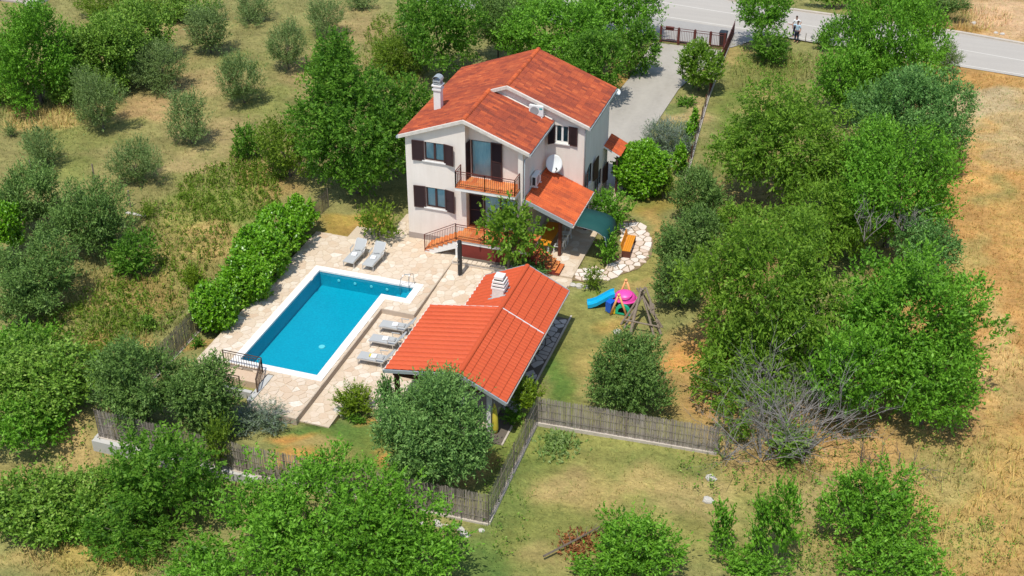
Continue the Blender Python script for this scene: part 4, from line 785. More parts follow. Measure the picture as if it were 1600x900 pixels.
for (x, y, m_) in ((10.38, -15.35, 'white'), (9.1, -15.5, 'white'), (5.75, -15.4, 'dwood'), (5.75, -10.4, 'dwood'), (7.2, -10.4, 'dwood'), (7.2, -6.2, 'dwood'), (10.35, -10.2, 'dwood'), (10.35, -6.1, 'dwood')):
    zt = (RG-(RG-ER)/(XR-XC)*(x-XC)) if x > XC else (RG-(RG-(EF if y < -10 and x < 7 else EB))/(XC-(XLF if x < 7 else XLB))*(XC-x)); b = MB(); b.box(x-.1, x+.1, y-.1, y+.1, -.45, zt-.1); b.build('post', m_, phs)
for y in (-15.45, -10.4, -6.15): b = MB(); b.bar((5.6 if y < -10 else 7.1, y, 1.95), (10.6, y, 1.95), .14, .16); b.build('beam', 'dwood', phs)
for k in range(9): b = MB(); y = -15.2+k*1.1; b.bar((XR-.1, y, ER-.02-.07), (XC, y, RG-.14), .07, .1); b.build('rafter', 'dwood', phs)
b = MB(); b.box(9.9, 10.25, -9.9, -6.3, -.4, 1.8); b.build('back_wall', 'plinth', phs)
# barbecue chimney rising through the roof
b = MB(); b.box(8.2, 8.95, -9.0, -8.0, -.35, 1.6); b.mesh([(8.2, -9.0, 1.6), (8.95, -9.0, 1.6), (8.95, -8.0, 1.6), (8.2, -8.0, 1.6), (8.28, -8.85, 3.25), (8.86, -8.85, 3.25), (8.86, -8.15, 3.25), (8.28, -8.15, 3.25)], [(0, 1, 5, 4), (1, 2, 6, 5), (2, 3, 7, 6), (3, 0, 4, 7), (4, 5, 6, 7)]); cb = b.build('chimney', 'trim', phs)
for k, (z, w_) in enumerate(((3.26, .36), (3.44, .34), (3.62, .31))):
    b = MB(); b.box(8.57-w_, 8.57+w_, -8.5-w_, -8.5+w_, z, z+.10); b.build('chimney_block', 'coping', cb); b = MB(); b.box(8.57-w_+.07, 8.57+w_-.07, -8.5-w_+.07, -8.5+w_-.07, z+.10, z+.18); b.build('chimney_gap_shade', 'dark', cb)  # near-black inset painted as shade in the gaps between blocks
b = MB(); b.box(8.33, 8.81, -8.74, -8.26, 3.80, 3.95); b.build('chimney_cap', 'coping', cb)
b = MB(); zr_ = lambda x: RG-(RG-EB)/(XC-XLB)*(XC-x)+.06
b.mesh([(8.05, -9.1, zr_(8.05)), (8.99, -9.1, zr_(8.99)), (8.99, -7.9, zr_(8.99)), (8.05, -7.9, zr_(8.05))], [(0, 1, 2, 3)]); b.build('flashing', 'gutter', phs)
# yellow folded parasol leaning by the post
pa = thing('folded_parasol', 'folded yellow parasol standing against the front corner post of the pool house', 'parasol', (10.72, -15.45, -.4))
b = MB(); b.tube([(10.72, -15.45, -.35), (10.70, -15.43, -.1), (10.68, -15.4, .5), (10.65, -15.38, 1.0), (10.63, -15.36, 1.3)], [.08, .15, .14, .10, .03], 9); b.build('canopy', 'yellow', pa, smooth=True)
b = MB(); b.tube([(10.73, -15.46, -.42), (10.62, -15.35, 1.42)], .02, 6); b.build('pole', 'alu', pa)

# ---------------------------------------------------------------- loungers (one built, four copied)
lo = thing('sun_lounger', 'x', 'sun lounger', (0, 0, 0), 'grey sling sun loungers on the pool terraces')
def lo_part(name, b, m): return b.build(name, m, lo, local=True)
b = MB()
for s_ in (-.29, .29): b.bar((s_, 0, .33), (s_, 1.28, .33), .035, .05)
b.bar((-.29, 0, .33), (.29, 0, .33), .035); b.bar((-.29, 1.28, .33), (.29, 1.28, .33), .035); lo_part('frame', b, 'alu')
for s_ in (-.29, .29):
    for y in (.03, 1.2): b = MB(); b.bar((s_, y, 0), (s_, y+(.04 if y < .5 else -.04), .33), .035); lo_part('leg', b, 'alu')
b = MB(); b.mesh([(-.27, 0, .36), (.27, 0, .36), (.27, .25, .385), (-.27, .25, .385), (.27, 1.25, .37), (-.27, 1.25, .37), (-.27, -.02, .31), (.27, -.02, .31)], [(0, 1, 2, 3), (3, 2, 4, 5), (6, 7, 1, 0)]); o = lo_part('seat', b, 'sling'); o.modifiers.new('s', 'SOLIDIFY').thickness = .02
b = MB(); b.mesh([(-.27, 1.25, .37), (.27, 1.25, .37), (.27, 1.62, .78), (-.27, 1.62, .78), (.27, 1.70, .83), (-.27, 1.70, .83)], [(0, 1, 2, 3), (3, 2, 4, 5)]); o = lo_part('backrest', b, 'sling'); o.modifiers.new('s', 'SOLIDIFY').thickness = .02
b = MB()
for s_ in (-.29, .29): b.bar((s_, 1.25, .36), (s_, 1.64, .80), .03)
b.bar((-.29, 1.45, .58), (-.29, 1.62, .05), .025); b.bar((.29, 1.45, .58), (.29, 1.62, .05), .025); lo_part('back_frame', b, 'alu')
for s_ in (-.33, .33): b = MB(); b.bar((s_, .95, .33), (s_, .93, .56), .025); b.bar((s_, .90, .57), (s_, 1.3, .60), .05, .03); lo_part('armrest', b, 'alu')
b = MB(); b.box(-.18, -.02, 1.12, 1.2, .385, .41); b.box(.0, .1, 1.16, 1.21, .385, .43); lo_part('seat_strap', b, 'grey')
ll = [((537.7+551.5)/2, 418.8, 0, -2, 'grey sun lounger with folded white towel, left one of the pair behind the pool'),
      (574.5, 424.0, 0, -2, 'grey sun lounger with white towel, right one of the pair behind the pool'),
      (596, 514, -.3, -88, 'grey sun lounger with white towel beside the pool house, farthest of the row of three'),
      (580.5, 536, -.3, -88, 'grey sun lounger with white towel beside the pool house, middle of the row of three'),
      (562, 563.5, -.3, -88, 'grey sun lounger with white and yellow towel, nearest of the row by the pool house')]
for k, (u, v_, z, rot, lab) in enumerate(ll):
    t = lo if k == 0 else copy_tree(lo); p = G(u, v_, z); p.z = (.014 if k < 2 else lowz(p.x, p.y)+.014); t.location = p; t.rotation_euler = (0, 0, math.radians(rot)); t['label'] = lab; t.scale = (1.12, 1.12, 1.1)
    a = math.radians(rot); q_ = p+Vector((-math.sin(a)*.72*1.1, math.cos(a)*.72*1.1, .40*1.1))
    tw = thing('folded_towel', ('folded white towel on the left lounger behind the pool', 'folded white towel on the right lounger behind the pool', 'folded white towel on the farthest lounger of the row of three', 'folded white towel on the middle lounger of the row of three', 'white and yellow towel on the nearest lounger of the row')[k], 'towel', q_, 'towels on the loungers')
    b = MB()
    for j in range(3): b.box(-.16+.01*j, .15-.008*j, -.15+.012*j, .16-.01*j, .0+.022*j, .02+.022*j)
    o = b.build('towel_fold', 'towel', tw, local=True); tw.rotation_euler = (0, 0, a+.15)
    if k == 4: b = MB(); b.box(-.20, .05, -.24, -.04, .0, .03); b.build('yellow_cloth', 'yellow', tw, local=True)

# solar shower
sh = thing('solar_shower', 'tall dark grey solar shower column on the terrace near the house', 'shower', (4.3, -2.99, -.1))
b = MB(); b.box(4.16, 4.44, -3.10, -2.88, -.08, -.03); b.build('base_plate', 'alu', sh)
b = MB(); n_ = 10; b.tube([(4.3, -2.99, -.05), (4.3, -2.99, 2.1), (4.3, -2.99, 2.17)], [.13, .13, .09], 10); b.build('tank', 'darkg' if 'darkg' in M else 'black', sh)
b = MB(); b.tube([(4.3, -3.08, 2.05), (4.3, -3.28, 2.1), (4.3, -3.36, 2.03)], .022, 6); b.tube([(4.3, -3.36, 2.03), (4.3, -3.37, 1.98)], [.03, .07], 8); b.build('shower_head', 'steel', sh)
for z in (.75, 1.0): b = MB(); b.tube([(4.3, -3.1, z), (4.3, -3.17, z)], .03, 8); b.build('tap', 'steel', sh)

# dining table and white plastic chairs under the porch
tb = thing('dining_table', 'long wooden table under the porch roof', 'table', (8.1, 1.7, 0))
b = MB(); b.box(7.62, 8.5, .35, 3.1, .72, .77); b.build('table_top', 'orange', tb)
for (x, y) in ((7.7, .45), (8.42, .45), (7.7, 3.0), (8.42, 3.0)): b = MB(); b.box(x-.04, x+.04, y-.04, y+.04, 0, .72); b.build('leg', 'plas', tb)
pc_ = thing('plastic_chair', 'x', 'chair', (0, 0, 0), 'white plastic chairs at the porch table')
def cpt(name, b): return b.build(name, 'plas', pc_, local=True)
b = MB(); b.box(-.24, .24, -.24, .24, .42, .45); cpt('seat', b)
for (x, y) in ((-.22, -.22), (.22, -.22), (-.22, .22), (.22, .22)): b = MB(); b.bar((x*1.12, y*1.12, 0), (x, y, .42), .045); cpt('leg', b)
b = MB(); 
for k in range(5): b.bar((.24, -.18+k*.09, .44), (.33, -.18+k*.09, .86), .05, .02)
b.bar((.33, -.24, .87), (.33, .24, .87), .05, .05); cpt('backrest', b)
for s_ in (-.26, .26): b = MB(); b.bar((-.15, s_, .64), (.28, s_, .66), .05, .03); b.bar((-.15, s_, .43), (-.15, s_, .64), .04); cpt('armrest', b)
for k, (x, y, rz_, lab) in enumerate(((8.85, 1.15, 0, 'white plastic chair at the porch table, nearest the porch post'), (8.87, 1.85, 5, 'white plastic chair at the porch table, second from the porch post'), (8.85, 2.6, -4, 'white plastic chair at the porch table, farthest from the porch post'))):
    t = pc_ if k == 0 else copy_tree(pc_); t.location = (x, y, .012); t.rotation_euler = (0, 0, math.radians(rz_)); t['label'] = lab
# orange bench
bn = thing('garden_bench', 'orange varnished wooden bench with tall back on the white stone path', 'bench', (0, 0, 0))
b = MB()
for k in range(4): b.box(-.24+k*.12, -.13+k*.12, -.95, .95, .43, .46)
b.build('seat', 'orange', bn, local=True)
b = MB()
for k in range(3): b.mesh([(-.27-.03*k, -.95, .50+.12*k), (-.27-.03*k, .95, .50+.12*k), (-.295-.03*k, .95, .60+.12*k), (-.295-.03*k, -.95, .60+.12*k), (-.24-.03*k, -.95, .50+.12*k), (-.24-.03*k, .95, .50+.12*k), (-.265-.03*k, .95, .60+.12*k), (-.265-.03*k, -.95, .60+.12*k)], [(0, 1, 2, 3), (7, 6, 5, 4), (0, 4, 5, 1), (3, 2, 6, 7), (0, 3, 7, 4), (1, 5, 6, 2)])
b.build('backrest', 'peachwood' if 'peachwood' in M else 'orange', bn, local=True)
for y in (-.9, .9): b = MB(); b.box(-.26, .24, y-.05, y+.05, 0, .43); b.build('leg', 'dwood', bn, local=True)
bn.location = (12.62, 2.75, -.06); bn.rotation_euler = (0, 0, math.radians(4))

# ---------------------------------------------------------------- play slide and wooden A-frame
pl = thing('play_slide', 'colourful plastic play set with cyan slide, pink shell, green arch and peach A-frames', 'play set', (13.3, -3.2, tz(13.3, -3.2)))
g0 = tz(13.3, -3.2)
pf = lambda x, y, z: (13.3+x, -3.2+y, g0+z)
b = MB()                                                              # slide: curved channel running down to the left
cl = [(-.05, .15, .80), (-.25, .08, .74), (-.6, -.05, .50), (-.95, -.18, .26), (-1.25, -.28, .14), (-1.42, -.34, .12)]
sdv = Vector((-.13, .36, 0)).normalized(); v = []
for p in cl:
    for (s_, dz) in ((-.30, -.10), (-.30, .12), (-.24, .13), (-.20, .0), (.20, .0), (.24, .13), (.30, .12), (.30, -.10)): v.append(pf(p[0]+sdv.x*s_, p[1]+sdv.y*s_, max(.0, p[2]+dz)))
b.mesh(v, [(i*8+k, i*8+(k+1) % 8, (i+1)*8+(k+1) % 8, (i+1)*8+k) for i in range(5) for k in range(8)]+[(0, 1, 2, 3, 4, 5, 6, 7), tuple(range(47, 39, -1))]); b.build('slide', 'cyan', pl)
b = MB(); b.prism([pf(-.35, -.55, 0)[:2], pf(-.02, -.72, 0)[:2], pf(.12, -.3, 0)[:2], pf(-.2, -.1, 0)[:2]], g0, g0+.62); b.build('side_panel', 'blue', pl)
def dome(cx, cy, cz, rx, ry, rz_, n_=16, m_=6):
    v = []; 
    for i in range(m_+1):
        t = math.pi/2*i/m_
        for k in range(n_): v.append(pf(cx+rx*math.cos(t)*math.cos(6.2832*k/n_), cy+ry*math.cos(t)*math.sin(6.2832*k/n_), cz+rz_*math.sin(t)))
    return v, [(i*n_+k, i*n_+(k+1) % n_, (i+1)*n_+(k+1) % n_, (i+1)*n_+k) for i in range(m_) for k in range(n_)]
b = MB(); b.mesh(*dome(.52, .30, .52, .62, .55, .42)); b.build('shell_roof', 'pink', pl, smooth=True)
b = MB(); b.tube([pf(.52+.63*math.cos(6.2832*k/20), .30+.56*math.sin(6.2832*k/20), .50) for k in range(21)], .055, 6); b.tube([pf(.52+.4*math.cos(6.2832*k/20), .1+.4*math.sin(6.2832*k/20), .86) for k in range(21)], .03, 6); b.build('shell_rim', 'pink', pl, smooth=True)
# green arch front wall with an opening
def archw(cx, cy, w_, h_, th, hole):
    b = MB(); n_ = 12; o = [(cx-w_/2*math.cos(math.pi*k/n_), h_*.35+h_*.65*math.sin(math.pi*k/n_)) for k in range(n_+1)]; i_ = [(cx-hole*w_/2*math.cos(math.pi*k/n_), h_*.32+h_*.65*hole*math.sin(math.pi*k/n_)) for k in range(n_+1)]
    o = [(cx-w_/2, 0)]+o+[(cx+w_/2, 0)]; i_ = [(cx-hole*w_/2, .12)]+i_+[(cx+hole*w_/2, .12)]
    for k in range(len(o)-1):
        for yy in (cy, cy+th): b.poly([pf(o[k][0], yy, o[k][1]), pf(o[k+1][0], yy, o[k+1][1]), pf(i_[k+1][0], yy, i_[k+1][1]), pf(i_[k][0], yy, i_[k][1])])
        b.poly([pf(o[k][0], cy, o[k][1]), pf(o[k+1][0], cy, o[k+1][1]), pf(o[k+1][0], cy+th, o[k+1][1]), pf(o[k][0], cy+th, o[k][1])]); b.poly([pf(i_[k][0], cy, i_[k][1]), pf(i_[k+1][0], cy, i_[k+1][1]), pf(i_[k+1][0], cy+th, i_[k+1][1]), pf(i_[k][0], cy+th, i_[k][1])])
    b.poly([pf(o[0][0], cy+.001, 0), pf(o[-1][0], cy+.001, 0), pf(i_[-1][0], cy+.001, .12), pf(i_[0][0], cy+.001, .12)]); return b
archw(.62, -.62, .82, .62, .12, .62).build('arch_panel', 'green', pl)
archw(.60, .85, .82, .62, .10, .62).build('arch_panel', 'green', pl)
b = MB(); b.box(13.3+.3, 13.3+.95, -3.2-.45, -3.2+.7, g0+.05, g0+.5); b.build('cabin_shade_block', 'dark', pl)  # solid near-black block painted as the shade inside the cabin
for (yy, nm) in ((-.72, 'a'), (.85, 'b')):
    for (xa, xb) in ((.0, .38), (.92, .38)):
        b = MB(); b.tube([pf(xa, yy-.05, 0), pf(xb, yy+.06, 1.28)], [.065, .055], 8); b.build('frame_tube', 'peach', pl, smooth=True)
    b = MB(); v, f = dome(.38, yy+.06, 1.24, .10, .10, .10, 10, 4); b.mesh(v, f); b.build('frame_knob', 'peach', pl, smooth=True)
b = MB(); b.box(13.3+.06, 13.3+.22, -3.2-.68, -3.2-.58, g0, g0+.35); b.build('yellow_panel', 'yplas', pl)
# pole tripod: grey weathered poles leaning together
tp = thing('wooden_pole_frame', 'weathered grey wooden poles leaned together as a climbing frame with cross bar', 'climbing frame', (15.2, -4.3, tz(15.2, -4.3)))
g1 = tz(15.2, -4.3); top = Vector((15.0, -4.0, g1+1.75))
pr = random.Random(4)
for k, (x, y) in enumerate(((14.75, -5.35), (14.05, -4.6), (14.3, -5.0), (16.3, -4.9), (16.0, -5.2), (16.2, -4.2), (15.4, -2.9), (14.5, -3.1))):
    f = Vector((x, y, g1)); tt = top+Vector((pr.uniform(-.25, .25), pr.uniform(-.15, .15), pr.uniform(-.1, .15))); d = (tt-f).normalized()
    b = MB(); b.tube([f, f.lerp(tt, .5)+Vector((pr.uniform(-.03, .03), pr.uniform(-.03, .03), 0)), tt+d*.25], [.10 if k == 0 else .07, .09 if k == 0 else .06, .055], 7); b.build('pole', 'wood', tp)
b = MB(); b.tube([(14.35, -5.05, g1+.62), (16.1, -5.0, g1+.55)], .045, 7); b.build('cross_bar', 'wood', tp)
b = MB(); b.tube([(14.7, -3.3, g1+1.5), (15.6, -4.9, g1+1.45)], .04, 7); b.build('cross_bar', 'wood', tp)
for k in range(4): b = MB(); z = .4+.32*k; b.tube([(15.95+.0-.1*k, -5.0+.1*k, g1+z), (16.25-.12*k, -4.75+.08*k, g1+z)], .02, 5); b.build('rung', 'wood', tp)
b = MB(); b.mesh([(15.55, -4.6, g1+1.1), (15.85, -4.75, g1+1.05), (15.75, -4.5, g1+1.55), (15.45, -4.35, g1+1.6), (15.56, -4.64, g1+1.1), (15.86, -4.79, g1+1.05), (15.76, -4.54, g1+1.55), (15.46, -4.39, g1+1.6)], [(0, 1, 2, 3), (7, 6, 5, 4), (0, 4, 5, 1), (1, 5, 6, 2), (2, 6, 7, 3), (3, 7, 4, 0)]); b.build('board', 'wood', tp)

# ---------------------------------------------------------------- fences
def reed_fence(name, label, pts, z0s, h, plinth, seed=1, pm='plinthc', reeds=True, top_in=False, dens=.023, thick=.18, broken=False):
    t = thing(name, label, 'fence', (pts[0][0], pts[0][1], z0s[0])); r = random.Random(seed)
    b = MB(); 
    for i in range(len(pts)-1):
        a = Vector((pts[i][0], pts[i][1], 0)); c_ = Vector((pts[i+1][0], pts[i+1][1], 0)); L = (c_-a).length; d = (c_-a)/L; nn = Vector((-d.y, d.x, 0))*thick/2; n_ = max(1, int(L/1.5))
        za, zc = z0s[i], z0s[i+1]
        b.mesh([a-nn+Vector((0, 0, za-1.3)), c_-nn+Vector((0, 0, zc-1.3)), c_+nn+Vector((0, 0, zc-1.3)), a+nn+Vector((0, 0, za-1.3)), a-nn+Vector((0, 0, za+plinth)), c_-nn+Vector((0, 0, zc+plinth)), c_+nn+Vector((0, 0, zc+plinth)), a+nn+Vector((0, 0, za+plinth))], [(4, 5, 6, 7), (0, 1, 5, 4), (1, 2, 6, 5), (2, 3, 7, 6), (3, 0, 4, 7)])
    b.build('plinth', pm, t)
    for i in range(len(pts)-1):
        a = Vector((pts[i][0], pts[i][1], z0s[i]+plinth)); c_ = Vector((pts[i+1][0], pts[i+1][1], z0s[i+1]+plinth)); L = (c_-a).length; n_ = max(1, round(L/2.0))
        for k in range(n_+1):
            p = a.lerp(c_, k/n_); b = MB(); b.tube([p-Vector((0, 0, .1)), p+Vector((0, 0, h+.03))], .022, 6); b.build('fence_post', 'wood', t)
        d = (c_-a).normalized(); nn = Vector((-d.y, d.x, 0)); b = MB(); n_ = int(L/dens*1.35); bl = 0
        for k in range(n_):
            if k % 7 == 0: bl = r.random()
            s_ = (k+r.random())/n_; p = a.lerp(c_, s_)+nn*r.uniform(-.03, .03); w_ = d*r.uniform(.006, .015); lean = d*r.uniform(-.05, .05); hh = h+r.uniform(-.06, .04); tn = min(1, max(0, .45*bl+.55*r.random()))
            b.poly([p-w_, p+w_, p+w_*.7+lean+Vector((0, 0, hh)), p-w_*.7+lean+Vector((0, 0, hh))], tn)
        for zz in (.3, .75, 1.2):
            if zz < h: b.bar(a+Vector((0, 0, zz))-nn*.035, c_+Vector((0, 0, zz))-nn*.035, .012, .02, .2)
        tag(b.build('reed_screen', 'reed', t), kind='stuff')
    return t
FA = (-6.9, -21.6); FB = (1.0, -21.75); FCn = (12.45, -21.4); FD = (12.35, -14.2); FE = (20.9, -13.6)
reed_fence('reed_fence', 'brown reed fence on a plinth running along the front edge of the garden', [FA, FB, FCn], [-.5, -.5, -.5], 1.6, .12, 1, 'plinthc')
reed_fence('reed_fence', 'brown reed fence between the pool house corner and the front corner', [FCn, FD], [-.5, -.45], 1.5, .20, 2)
reed_fence('reed_fence', 'brown reed fence on a pale block plinth right of the pool house', [FD, FE], [-.45, -.55], 1.45, .24, 3)
reed_fence('reed_fence', 'grey brown reed fence beside the hedge left of the pool', [(-6.2, 2.0), (-7.0, -12.4), (-6.9, -21.6)], [-.42, -.45, -.5], 1.5, .1, 4)
b = MB(); b.box(-7.08, 1.6, -21.98, -21.70, -2.2, -.40); b.box(-7.12, -6.98, -21.70, -19.5, -2.2, -.405); tag(b.build('retaining_wall', 'retain'), 'grey rendered retaining wall under the front left corner of the reed fence', 'retaining wall')
b = MB()                                                             # broken stone footing near the front corner
rr_ = random.Random(3); fo = thing('stone_footing', 'crumbling pale stone footing below the front corner of the reed fence', 'footing', (11, -21.9, -.9))
for k in range(26):
    x = 9.4+k*.12; y = -21.70-rr_.random()*.55; s_ = rr_.uniform(.14, .30); b = MB(); pts = [(x+s_*math.cos(a)*rr_.uniform(.7, 1.1), y+s_*.7*math.sin(a)*rr_.uniform(.7, 1.1)) for a in [6.2832*j/6 for j in range(6)]]; b.prism(pts, -1.1, -.42-rr_.random()*.25); b.build('footing_stone', 'rock', fo)
# metal gate at the road and the brown rail fence along the drive
ga = thing('driveway_gate', 'brown red metal bar gate closing the driveway at the road', 'gate', (7, 35.6, -.1))
gz = -.05; gx0, gx1 = 7.0, 12.2; gpx = [7.0, 8.45, 9.75, 11.0, 12.15]
for x in gpx: b = MB(); b.box(x-.06, x+.06, 35.54, 35.66, gz-.1, gz+1.38); b.build('gate_post', 'rail', ga)
for i in range(4):
    x0_, x1_ = gpx[i]+.07, gpx[i+1]-.07; b = MB()
    for z in (.10, .28, 1.13, 1.30): b.bar((x0_, 35.6, gz+z), (x1_, 35.6, gz+z), .04, .04)
    b.bar((x0_+.02, 35.6, gz+.1), (x0_+.02, 35.6, gz+1.3), .04); b.bar((x1_-.02, 35.6, gz+.1), (x1_-.02, 35.6, gz+1.3), .04); lf = b.build('gate_panel', 'rail', ga)
    k = x0_+.13
    while k < x1_-.05: b = MB(); b.bar((k, 35.6, gz+.28), (k, 35.6, gz+1.13), .022); b.build('gate_bar', 'rail', lf); k += .135
mbx = thing('letter_box', 'dark red metal letter box on the left end of the driveway gate', 'letter box', (7.5, 35.75, 1.0))
b = MB(); b.box(7.35, 8.0, 35.68, 35.95, .98, 1.2); b.mesh([(7.33, 35.66, 1.2), (8.02, 35.66, 1.2), (8.02, 35.97, 1.2), (7.33, 35.97, 1.2), (7.36, 35.81, 1.28), (7.99, 35.81, 1.28)], [(0, 1, 5, 4), (2, 3, 4, 5), (1, 2, 5), (3, 0, 4)]); b.build('box', 'rail', mbx)
def rail_fence():
    pts = [(12.3, 39.0), (12.55, 31.0), (12.75, 26.3), (13.3, 19.5), (13.85, 13.5), (14.0, 11.8)]
    t = thing('boundary_fence', 'dark brown fence with pale kerb along the right side of the driveway', 'fence', (12.6, 26, -.1))
    for i in range(len(pts)-1):
        a = Vector((*pts[i], -.15)); c_ = Vector((*pts[i+1], -.15)); b = MB(); d = (c_-a).normalized(); nn = Vector((-d.y, d.x, 0))*.09
        b.mesh([a-nn, c_-nn, c_+nn, a+nn]+[p+Vector((0, 0, .22)) for p in (a-nn, c_-nn, c_+nn, a+nn)], [(4, 5, 6, 7), (0, 1, 5, 4), (1, 2, 6, 5), (2, 3, 7, 6), (3, 0, 4, 7)]); b.build('kerb', 'plinthc', t)
        n_ = max(1, round((c_-a).length/2.2)); hh = 1.2 if i == 0 else 1.05
        for k in range(n_): p = a.lerp(c_, k/n_); b = MB(); b.bar(p, p+Vector((0, 0, hh+.1)), .06); b.build('fence_post', 'rail', t)
        b = MB(); L = (c_-a).length; m_ = int(L/.11)
        if i < 2:
            for k in range(m_): p = a.lerp(c_, k/m_); b.bar(p+Vector((0, 0, .2)), p+Vector((0, 0, hh)), .045, .02)
            b.bar(a+Vector((0, 0, hh)), c_+Vector((0, 0, hh)), .05, .05); b.bar(a+Vector((0, 0, .25)), c_+Vector((0, 0, .25)), .04, .04); tag(b.build('fence_slat', 'rail', t), kind='stuff')
        else:
            r = random.Random(i)
            for k in range(int(L/.05)): p = a.lerp(c_, (k+r.random())/int(L/.05)); w_ = d*.018; b.poly([p-w_+Vector((0, 0, .2)), p+w_+Vector((0, 0, .2)), p+w_+Vector((0, 0, hh+r.uniform(-.05, .05))), p-w_+Vector((0, 0, hh))], r.random()*.35)
            tag(b.build('reed_screen', 'reed', t), kind='stuff')
rail_fence()
bi = thing('wheelie_bin', 'black wheeled rubbish bin outside the gate beside the fence end', 'bin', (12.0, 36.6, -.03))
b = MB(); b.mesh([(11.62, 36.3, 0), (12.08, 36.3, 0), (12.08, 36.8, 0), (11.62, 36.8, 0), (11.56, 36.22, 1.0), (12.14, 36.22, 1.0), (12.14, 36.88, 1.0), (11.56, 36.88, 1.0)], [(0, 1, 5, 4), (1, 2, 6, 5), (2, 3, 7, 6), (3, 0, 4, 7), (0, 3, 2, 1)]); b.build('body', 'black', bi)
b = MB(); b.box(11.53, 12.17, 36.18, 36.92, 1.0, 1.05); b.box(11.6, 12.1, 36.25, 36.85, 1.05, 1.10); b.build('lid', 'black', bi)
for x in (11.6, 12.1): b = MB(); b.tube([(x-.02, 36.82, .1), (x+.02, 36.82, .1)], .1, 10); b.build('wheel', 'black', bi)
# sunken stair and railing at the near left corner of the pool
sr = thing('pool_railing', 'bronze coloured railing around the stairwell at the near left pool corner', 'railing', (-2.5, -15.2, 0))
railing(sr, [(-3.9, -15.02, 0), (-1.75, -15.02, 0), (-1.30, -16.95, 0)][:2], .9, 'rail2', sp=.14, name='railing_panel')
railing(sr, [(-1.75, -15.02, 0), (-1.2, -16.6, -.0)], .85, 'rail2', sp=.14, name='railing_panel')
sw = MB(); sw.box(-5.2, -1.5, -16.75, -16.55, -1.2, .0); sw.box(-5.2, -1.5, -16.55, -15.1, -1.2, -.7); sw.box(-1.42, -1.12, -17.3, -15.1, -1.0, .012); sw = tag(sw.build('stairwell_wall', 'retain'), 'grey stairwell wall beside the near left corner of the pool', 'stairwell')
b = MB(); b.box(-5.3, -1.5, -15.9, -15.12, -.6, -.02); tag(b.build('stairwell_landing', 'stone'), kind='structure')
railing(sr, [(-4.6, -16.65, 0.0), (-2.1, -16.65, 0.0)], .8, 'rail2', sp=.14, name='railing_panel')
for k, (u, v_, lab) in enumerate(((205, 330, 'weathered fence post right of the olive trees, by the small vine'), (149, 288, 'weathered post standing behind the middle of the olive clump'), (52, 282, 'weathered post left above the olive clump'))):
    p = G(u, v_, -.4); b = MB(); b.tube([p, p+Vector((.03, 0, 1.45))], .05, 6); tag(b.build('wooden_post', 'wood', None, p), lab, 'post', 'old posts by the olive trees')
p = G(213, 340, -.4); b = MB(); b.box(p.x-.7, p.x+.7, p.y-.12, p.y+.12, -.5, -.15); tag(b.build('stone_slab', 'rock', None, p), 'pale slab wall end beside the small vine', 'slab')
# concrete steps and yard of the neighbouring plot, top left
nb = MB(); p = G(60, 12, -.4); 
nb.box(p.x-5.5, p.x+2.8, p.y-1.2, p.y+12, -.6, -.3); ny_o = tag(nb.build('concrete_yard', 'concrete'), kind='structure')
stp = thing('concrete_stair', 'pinkish concrete stair with pale side wall at the top left edge', 'stair', (p.x-1.6, p.y, -.3))
for k in range(6): b = MB(); b.box(p.x-3.6, p.x-.6, p.y-.6+k*.42, p.y-.2+k*.42, -.4, -.2+.17*k); b.build('stair_step', 'plinth', stp)
b = MB(); b.box(p.x-.55, p.x+.25, p.y-1.0, p.y+2.6, -.4, .35); b.build('side_wall', 'trim', stp)
b = MB(); b.box(p.x-4.0, p.x-3.7, p.y-1.0, p.y+2.6, -.4, .6); b.build('side_wall', 'retain', stp)
# ---------------------------------------------------------------- plants
def rots(N):
    return None
def leaves(C_, Nn, n_per, spread, L, Wd, rng, up=.35, droop=0.0, sprig=1.0, tone_base=None, tone_var=.45):
    """sprigs: n_per leaves set along a short twig at every clump centre; returns verts (4N), tone (N)"""
    K = len(C_); N = K*n_per; d = Nn+rng.normal(size=(K, 3))*.45; d[:, 2] += up-droop; d /= np.maximum(np.linalg.norm(d, axis=1, keepdims=True), 1e-6)
    LS = spread*sprig*rng.uniform(.7, 1.5, (K, 1)); c = np.repeat(C_, n_per, 0); dd = np.repeat(d, n_per, 0); s = np.tile(np.linspace(-.6, 1.25, n_per), K)[:, None]+rng.normal(size=(N, 1))*.1
    g = rng.normal(size=(N, 3)); g /= np.maximum(np.linalg.norm(g, axis=1, keepdims=True), 1e-6); wdt = spread*.62*(1.05-.42*np.clip(s, 0, 1.3))
    P = c+dd*s*np.repeat(LS, n_per, 0)+g*wdt*rng.random((N, 1))**.5; P[:, 2] -= droop*.12*np.clip(s[:, 0], 0, 2)**2*spread*2
    a = g*.9+dd*.8+rng.normal(size=(N, 3))*.35; a[:, 2] -= max(droop, 0)*.5; a /= np.maximum(np.linalg.norm(a, axis=1, keepdims=True), 1e-6)
    nrm = rng.normal(size=(N, 3))*.55+dd*.25; nrm[:, 2] += .75; nrm -= a*np.sum(nrm*a, 1, keepdims=True); nrm /= np.maximum(np.linalg.norm(nrm, axis=1, keepdims=True), 1e-6)
    b_ = np.cross(nrm, a); q = rng.uniform(.65, 1.35, (N, 1)); a = a*L*q/2; b_ = b_*Wd*q/2
    v = np.stack([P-a, P+b_-a*.1, P+a, P-b_-a*.1], 1).reshape(-1, 3)
    tb = rng.random(K) if tone_base is None else tone_base
    tone = np.repeat(tb, n_per)*(1-tone_var)+rng.random(N)*tone_var
    return v, tone
